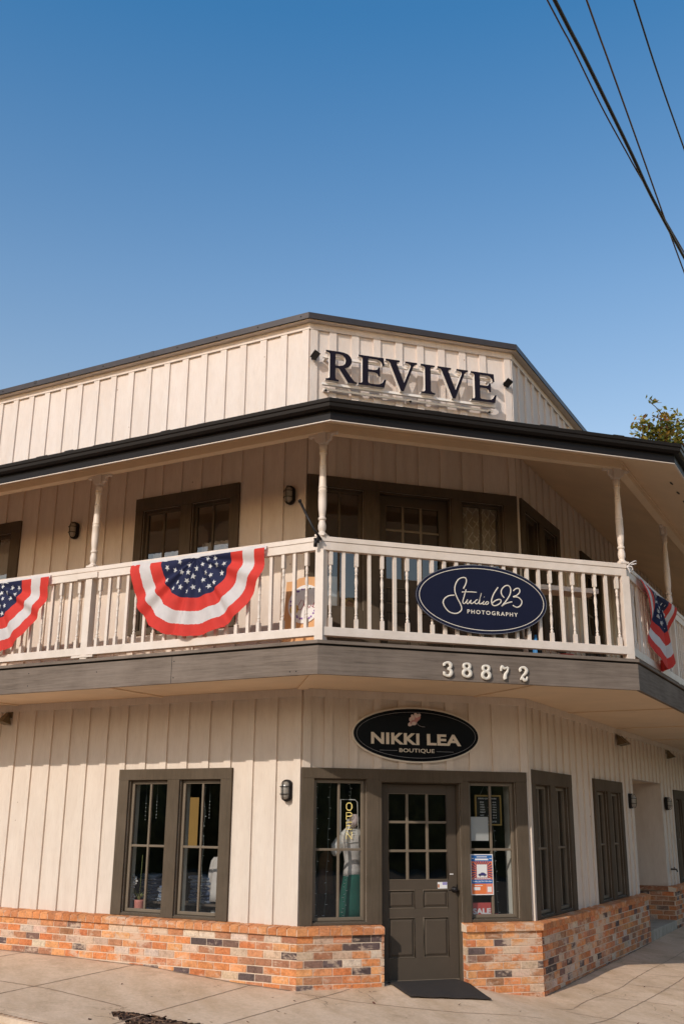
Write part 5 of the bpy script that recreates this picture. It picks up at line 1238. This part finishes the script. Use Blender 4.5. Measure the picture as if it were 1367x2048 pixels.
for k in range(8): an = 2*math.pi*k/8; m.prism([(-0.115+0.030*math.cos(an)+0.026*math.cos(t), 0.50+0.030*math.sin(an)+0.026*math.sin(t)) for t in [2*math.pi*q/10 for q in range(10)]], 0.0125, 0.0145+k*0.0004, 'yellowf')
m.prism(ellipse(-0.115,0.50,0.014,0.014,10),0.0125,0.0185,'leaf_dry'); m.build('flower', ws)
m = MB(); m.tube([(p.x,-0.0135,p.z) for p in smooth_path([(-0.03,0,0.60),(-0.06,0,0.545),(-0.075,0,0.50),(-0.03,0,0.49),(0.0,0,0.54),(-0.01,0,0.59),(0.01,0,0.53),(0.035,0,0.50),(0.05,0,0.53),(0.07,0,0.50),(0.09,0,0.53),(0.11,0,0.51),(0.13,0,0.56),(0.12,0,0.50),(0.16,0,0.51)],4)], 0.0032, 'redscript', 5); m.build('script', ws)
ws.rotation_euler = (R(-6), 0, FL.phi)
# things seen through the corner window and the right part of the rail
gd = thing('round_decal', 'round gold sign in the upstairs window behind the railing', 'sign', frame=FC)
m = MB(); ring_mesh(m, 0.560, 4.055, 0.075, 0.080, 0.028, -0.10, -0.096, 'gold', 32); m.prism(ellipse(0.56,4.055,0.05,0.055,24), -0.101, -0.098, 'brownc'); m.build('disc', gd)
m = MB(); m.box(0.27,0.41,-0.105,-0.10,4.03,4.37,'paper'); tag(m.build('notice_sheet', frame=FC), 'white sheet in the upstairs window behind the corner post', 'paper sheet')
tw = thing('balcony_table', 'narrow white bar table on the balcony behind the right part of the railing', 'table', frame=FC, at=(3.05,0.35,3.346))
m = MB(); m.box(-0.42,0.42,-0.14,0.14,0.93,0.985,'rail'); m.build('tabletop', tw)
for sx in (-0.38,0.38):
    for sy in (-0.11,0.11): m = MB(); m.box(sx-0.02,sx+0.02,sy-0.02,sy+0.02,0,0.93,'iron'); m.build('leg', tw)
rg = thing('folded_cloth', 'bright red cloth lying on the balcony floor under the right part of the railing', 'cloth', frame=FC, at=(2.72,0.95,3.347))
m = MB(); m.loft([(0,0,0,0.20,0.13),(0.03,0.01,0,0.19,0.12),(0.07,-0.01,0,0.15,0.10),(0.10,0.0,0,0.08,0.06)],'bred',18); m.build('cloth', rg)
M['umb'] = simple('blue_bag', (0.05,0.25,0.55), 0.6)
m = MB(); m.loft([(0,0,0,0.05,0.04),(0.10,0,0,0.055,0.045),(0.30,0,0,0.05,0.04),(0.42,0,0,0.02,0.02)],'umb',14); tag(m.build('blue_bag', loc=FC.w(2.72,0.30,3.347)), 'slim blue bag standing on the balcony behind the railing right of the oval sign', 'bag')

# ======================= OVERHEAD CABLES =======================
M['cable'] = simple('black_cable', (0.012,0.010,0.010), 0.5, var=0.1); M['cable2'] = simple('brown_cable', (0.13,0.085,0.065), 0.6, var=0.1)
def cable(pts, r, mat, lab, z=9.0):
    a, b = Vector(pts[0]), Vector(pts[1]); c, d = Vector(pts[-2]), Vector(pts[-1])
    P = [a+(a-b).normalized()*k for k in (16,9,4)] + [Vector(p) for p in pts] + [d+(d-c).normalized()*k for k in (5,12,22)]
    Z = [0.9,0.35,0.1] + [0]*len(pts) + [0.1,0.4,1.1]
    m = MB(); m.tube(smooth_path([(p.x,p.y,z+q) for p, q in zip(P,Z)], 4), r, mat, 8); tag(m.build('power_line'), lab, 'power line', 'overhead power lines')
cable([(1.16,-4.109),(1.839,-3.509),(3.12,-2.343),(3.786,-1.722),(5.045,-0.621)], 0.020, 'cable', 'thickest black power line crossing the top right of the sky')
cable([(1.094,-4.087),(1.585,-3.657),(2.339,-2.965),(3.025,-2.369),(3.786,-1.722)], 0.0085, 'cable2', 'thin power line running just left of the thickest one', 9.004)
cable([(1.442,-4.201),(2.053,-3.579),(3.186,-2.423),(4.056,-1.532),(5.284,-0.285)], 0.0095, 'cable2', 'brown power line between the thickest and the outermost one', 9.0)
cable([(1.86,-4.338),(2.653,-3.55),(3.632,-2.608)], 0.009, 'cable', 'outermost thin dark power line at the upper right corner', 9.0)

# ======================= TREE =======================
M['leafm'] = vcol_mat('tree_leaf', 0.6, 12, 0.1, 0.8); M['bark'] = simple('bark', (0.085,0.065,0.05), 0.95, var=0.4, nscale=14, bumpk=0.8)
nt = M['leafm'].node_tree; bs_ = nt.nodes['Principled BSDF']; tr = nt.nodes.new('ShaderNodeBsdfTranslucent'); mx = nt.nodes.new('ShaderNodeMixShader'); mx.inputs[0].default_value = 0.45
nt.links.new(bs_.inputs['Base Color'].links[0].from_socket, tr.inputs[0]); nt.links.new(bs_.outputs[0], mx.inputs[1]); nt.links.new(tr.outputs[0], mx.inputs[2]); nt.links.new(mx.outputs[0], nt.nodes['Material Output'].inputs[0])
tree = thing('street_tree', 'leafy yellow-green tree rising over the porch roof at the right edge', 'tree', loc=(9.6,1.6,-0.1))
T0 = Vector((9.6,1.6,-0.1)); tw_ = [[(6.04,1.81,8.0),(6.14,1.81,7.93),(6.22,1.81,7.84),(6.3,1.82,7.73),(6.43,1.83,7.57),(6.52,1.84,7.45),(7.1,1.95,7.0),(8.3,1.9,6.0),(9.3,1.7,4.6)],
 [(5.9,1.95,7.7),(5.96,1.95,7.66),(6.06,1.93,7.63),(6.15,1.93,7.55),(6.25,1.92,7.46),(6.6,1.95,7.2),(7.2,2.0,6.8),(8.4,1.9,5.6)],[(6.1,1.86,7.8),(6.2,1.84,7.76),(6.31,1.82,7.71),(6.45,1.84,7.5)]]
rnd = random.Random(12); tips = []
m = MB(); m.tube([Vector((0,0,0)),Vector((0.02,0.02,1.5)),Vector((-0.05,0,3.2)),Vector((-0.25,0.08,4.7))], 0.15, 'bark', 10, rads=[0.19,0.15,0.13,0.10]); m.build('trunk', tree)
m = MB()
for l in tw_:
    P = [Vector(p)-T0 for p in l]; n = len(P); m.tube(P, 0.02, 'bark', 6, rads=[0.006+0.05*(i/n)**2 for i in range(n)]); tips += P[:-2]
for k in range(34):
    e = Vector((rnd.uniform(-2.9,2.4), rnd.uniform(-1.7,2.4), rnd.uniform(5.0,9.2)-0.0)); e.x += 0.0
    st = Vector((-0.2,0.06,4.4)); mid = (st+e)/2+Vector((rnd.uniform(-.3,.3),rnd.uniform(-.3,.3),rnd.uniform(0.0,.5)))
    if e.x < -2.0 and e.z > 7.3: continue
    w3 = e+T0
    if (Vector((w3.x,w3.y))-Vector((W,0))).dot(nR) < 2.5 and w3.z < 6.9: continue
    m.tube(smooth_path([st,mid,e],5), 0.02, 'bark', 6, rads=[0.06-0.0052*i for i in range(11)]); tips += [e, (mid+e)/2, e*0.85+mid*0.15]
m.build('limb', tree)
m = MB(); CC = [(6.06,1.8,8.03),(6.16,1.78,7.99),(6.22,1.79,7.89),(6.26,1.81,7.8),(6.15,1.84,7.8),(6.37,1.78,7.8),(6.35,1.82,7.68),(6.31,1.84,7.65),(5.95,1.94,7.7),(6.05,1.92,7.65),(5.92,1.97,7.63),(6.03,1.96,7.54),(6.14,1.92,7.56),(6.23,1.9,7.54),(6.1,1.97,7.46),(5.98,2.0,7.47),(6.33,1.88,7.5),(6.46,1.79,7.67),(6.54,1.77,7.64),(6.46,1.81,7.59),(6.59,1.81,7.46),(6.46,1.87,7.41),(6.26,1.91,7.48),(6.53,1.86,7.38)]
cl = []
for i, c in enumerate(CC): cl += [(Vector(c)-T0, 0.04 if i < 5 else 0.075, 8 if i < 5 else 34)]
for i in range(230):   # lower, denser foliage hugging the roof edge at the right
    cl.append((Vector((rnd.uniform(6.05,7.6), rnd.uniform(1.7,2.8), rnd.uniform(6.5,7.5)))-T0, 0.09, 16))
for t in tips[22:]: cl += [(t+Vector((rnd.gauss(0,.25),rnd.gauss(0,.25),rnd.gauss(0,.2))), 0.28, 55) for _ in range(2)]
for c, rad, n in cl:
    if (c+T0).x < 6.05 and (c+T0).z < 7.40: continue
    for _ in range(n):
        p = c+Vector((rnd.gauss(0,rad),rnd.gauss(0,rad),rnd.gauss(0,rad*0.8)))
        pw = p+T0; drr = (Vector((pw.x,pw.y))-Vector((W,0))).dot(nR)
        if drr < 2.32 and pw.z < 5.68+0.37*max(0,2.1-drr): continue
        a = rnd.uniform(0,6.28); t = rnd.uniform(-0.9,0.9); L_ = rnd.uniform(0.036,0.056); w_ = L_*0.5
        ux = Vector((math.cos(a)*math.cos(t), math.sin(a)*math.cos(t), math.sin(t))); vy = ux.cross(Vector((rnd.uniform(-1,1),rnd.uniform(-1,1),1))).normalized(); nn = ux.cross(vy)*0.006
        col = rnd.choice([(0.30,0.30,0.05),(0.20,0.23,0.045),(0.42,0.34,0.07),(0.13,0.16,0.04),(0.46,0.26,0.06),(0.34,0.33,0.07),(0.24,0.12,0.05)])
        m.add([p-ux*L_, p-vy*w_+nn, p+ux*L_, p+vy*w_+nn], [(0,1,2,3)], 'leafm', False, col)
m.build('crown', tree, recalc=False)

# ======================= ACROSS THE STREET (seen only in the window glass) =======================
M['farleaf'] = simple('far_foliage', (0.30,0.25,0.08), 0.9, var=0.7, nscale=2.2, bumpk=0.9, bscale=3.5, dark=(0.025,0.026,0.012))
m = MB(); rnd = random.Random(77)
for k in range(120):
    an = math.radians(-180+ k*3.0); az = an   # measured from +Y clockwise
    if -20 < math.degrees(az) % 360 < 32 or math.degrees(az) % 360 > 350: continue
    rr = rnd.uniform(31,38); x, y = rr*math.sin(az), rr*math.cos(az)
    h = rnd.uniform(5.0,8.5); w_ = rnd.uniform(1.6,3.0); v = []; f = []; N, MM = 14, 8
    for j in range(MM+1):
        ph = math.pi/2*j/MM
        for q in range(N):
            a = 2*math.pi*q/N; k2 = rnd.uniform(0.82,1.18); v.append((x+w_*math.cos(ph)*math.cos(a)*k2, y+w_*math.cos(ph)*math.sin(a)*k2, -0.4+h*(math.sin(ph) if j else 0)*rnd.uniform(0.93,1.07)))
    for j in range(MM):
        for q in range(N): f.append((j*N+q, j*N+(q+1)%N, (j+1)*N+(q+1)%N, (j+1)*N+q))
    m.add(v, f, 'farleaf', True)
tag(m.build('distant_trees'), 'far row of dark trees across the street', 'trees', kind='stuff')
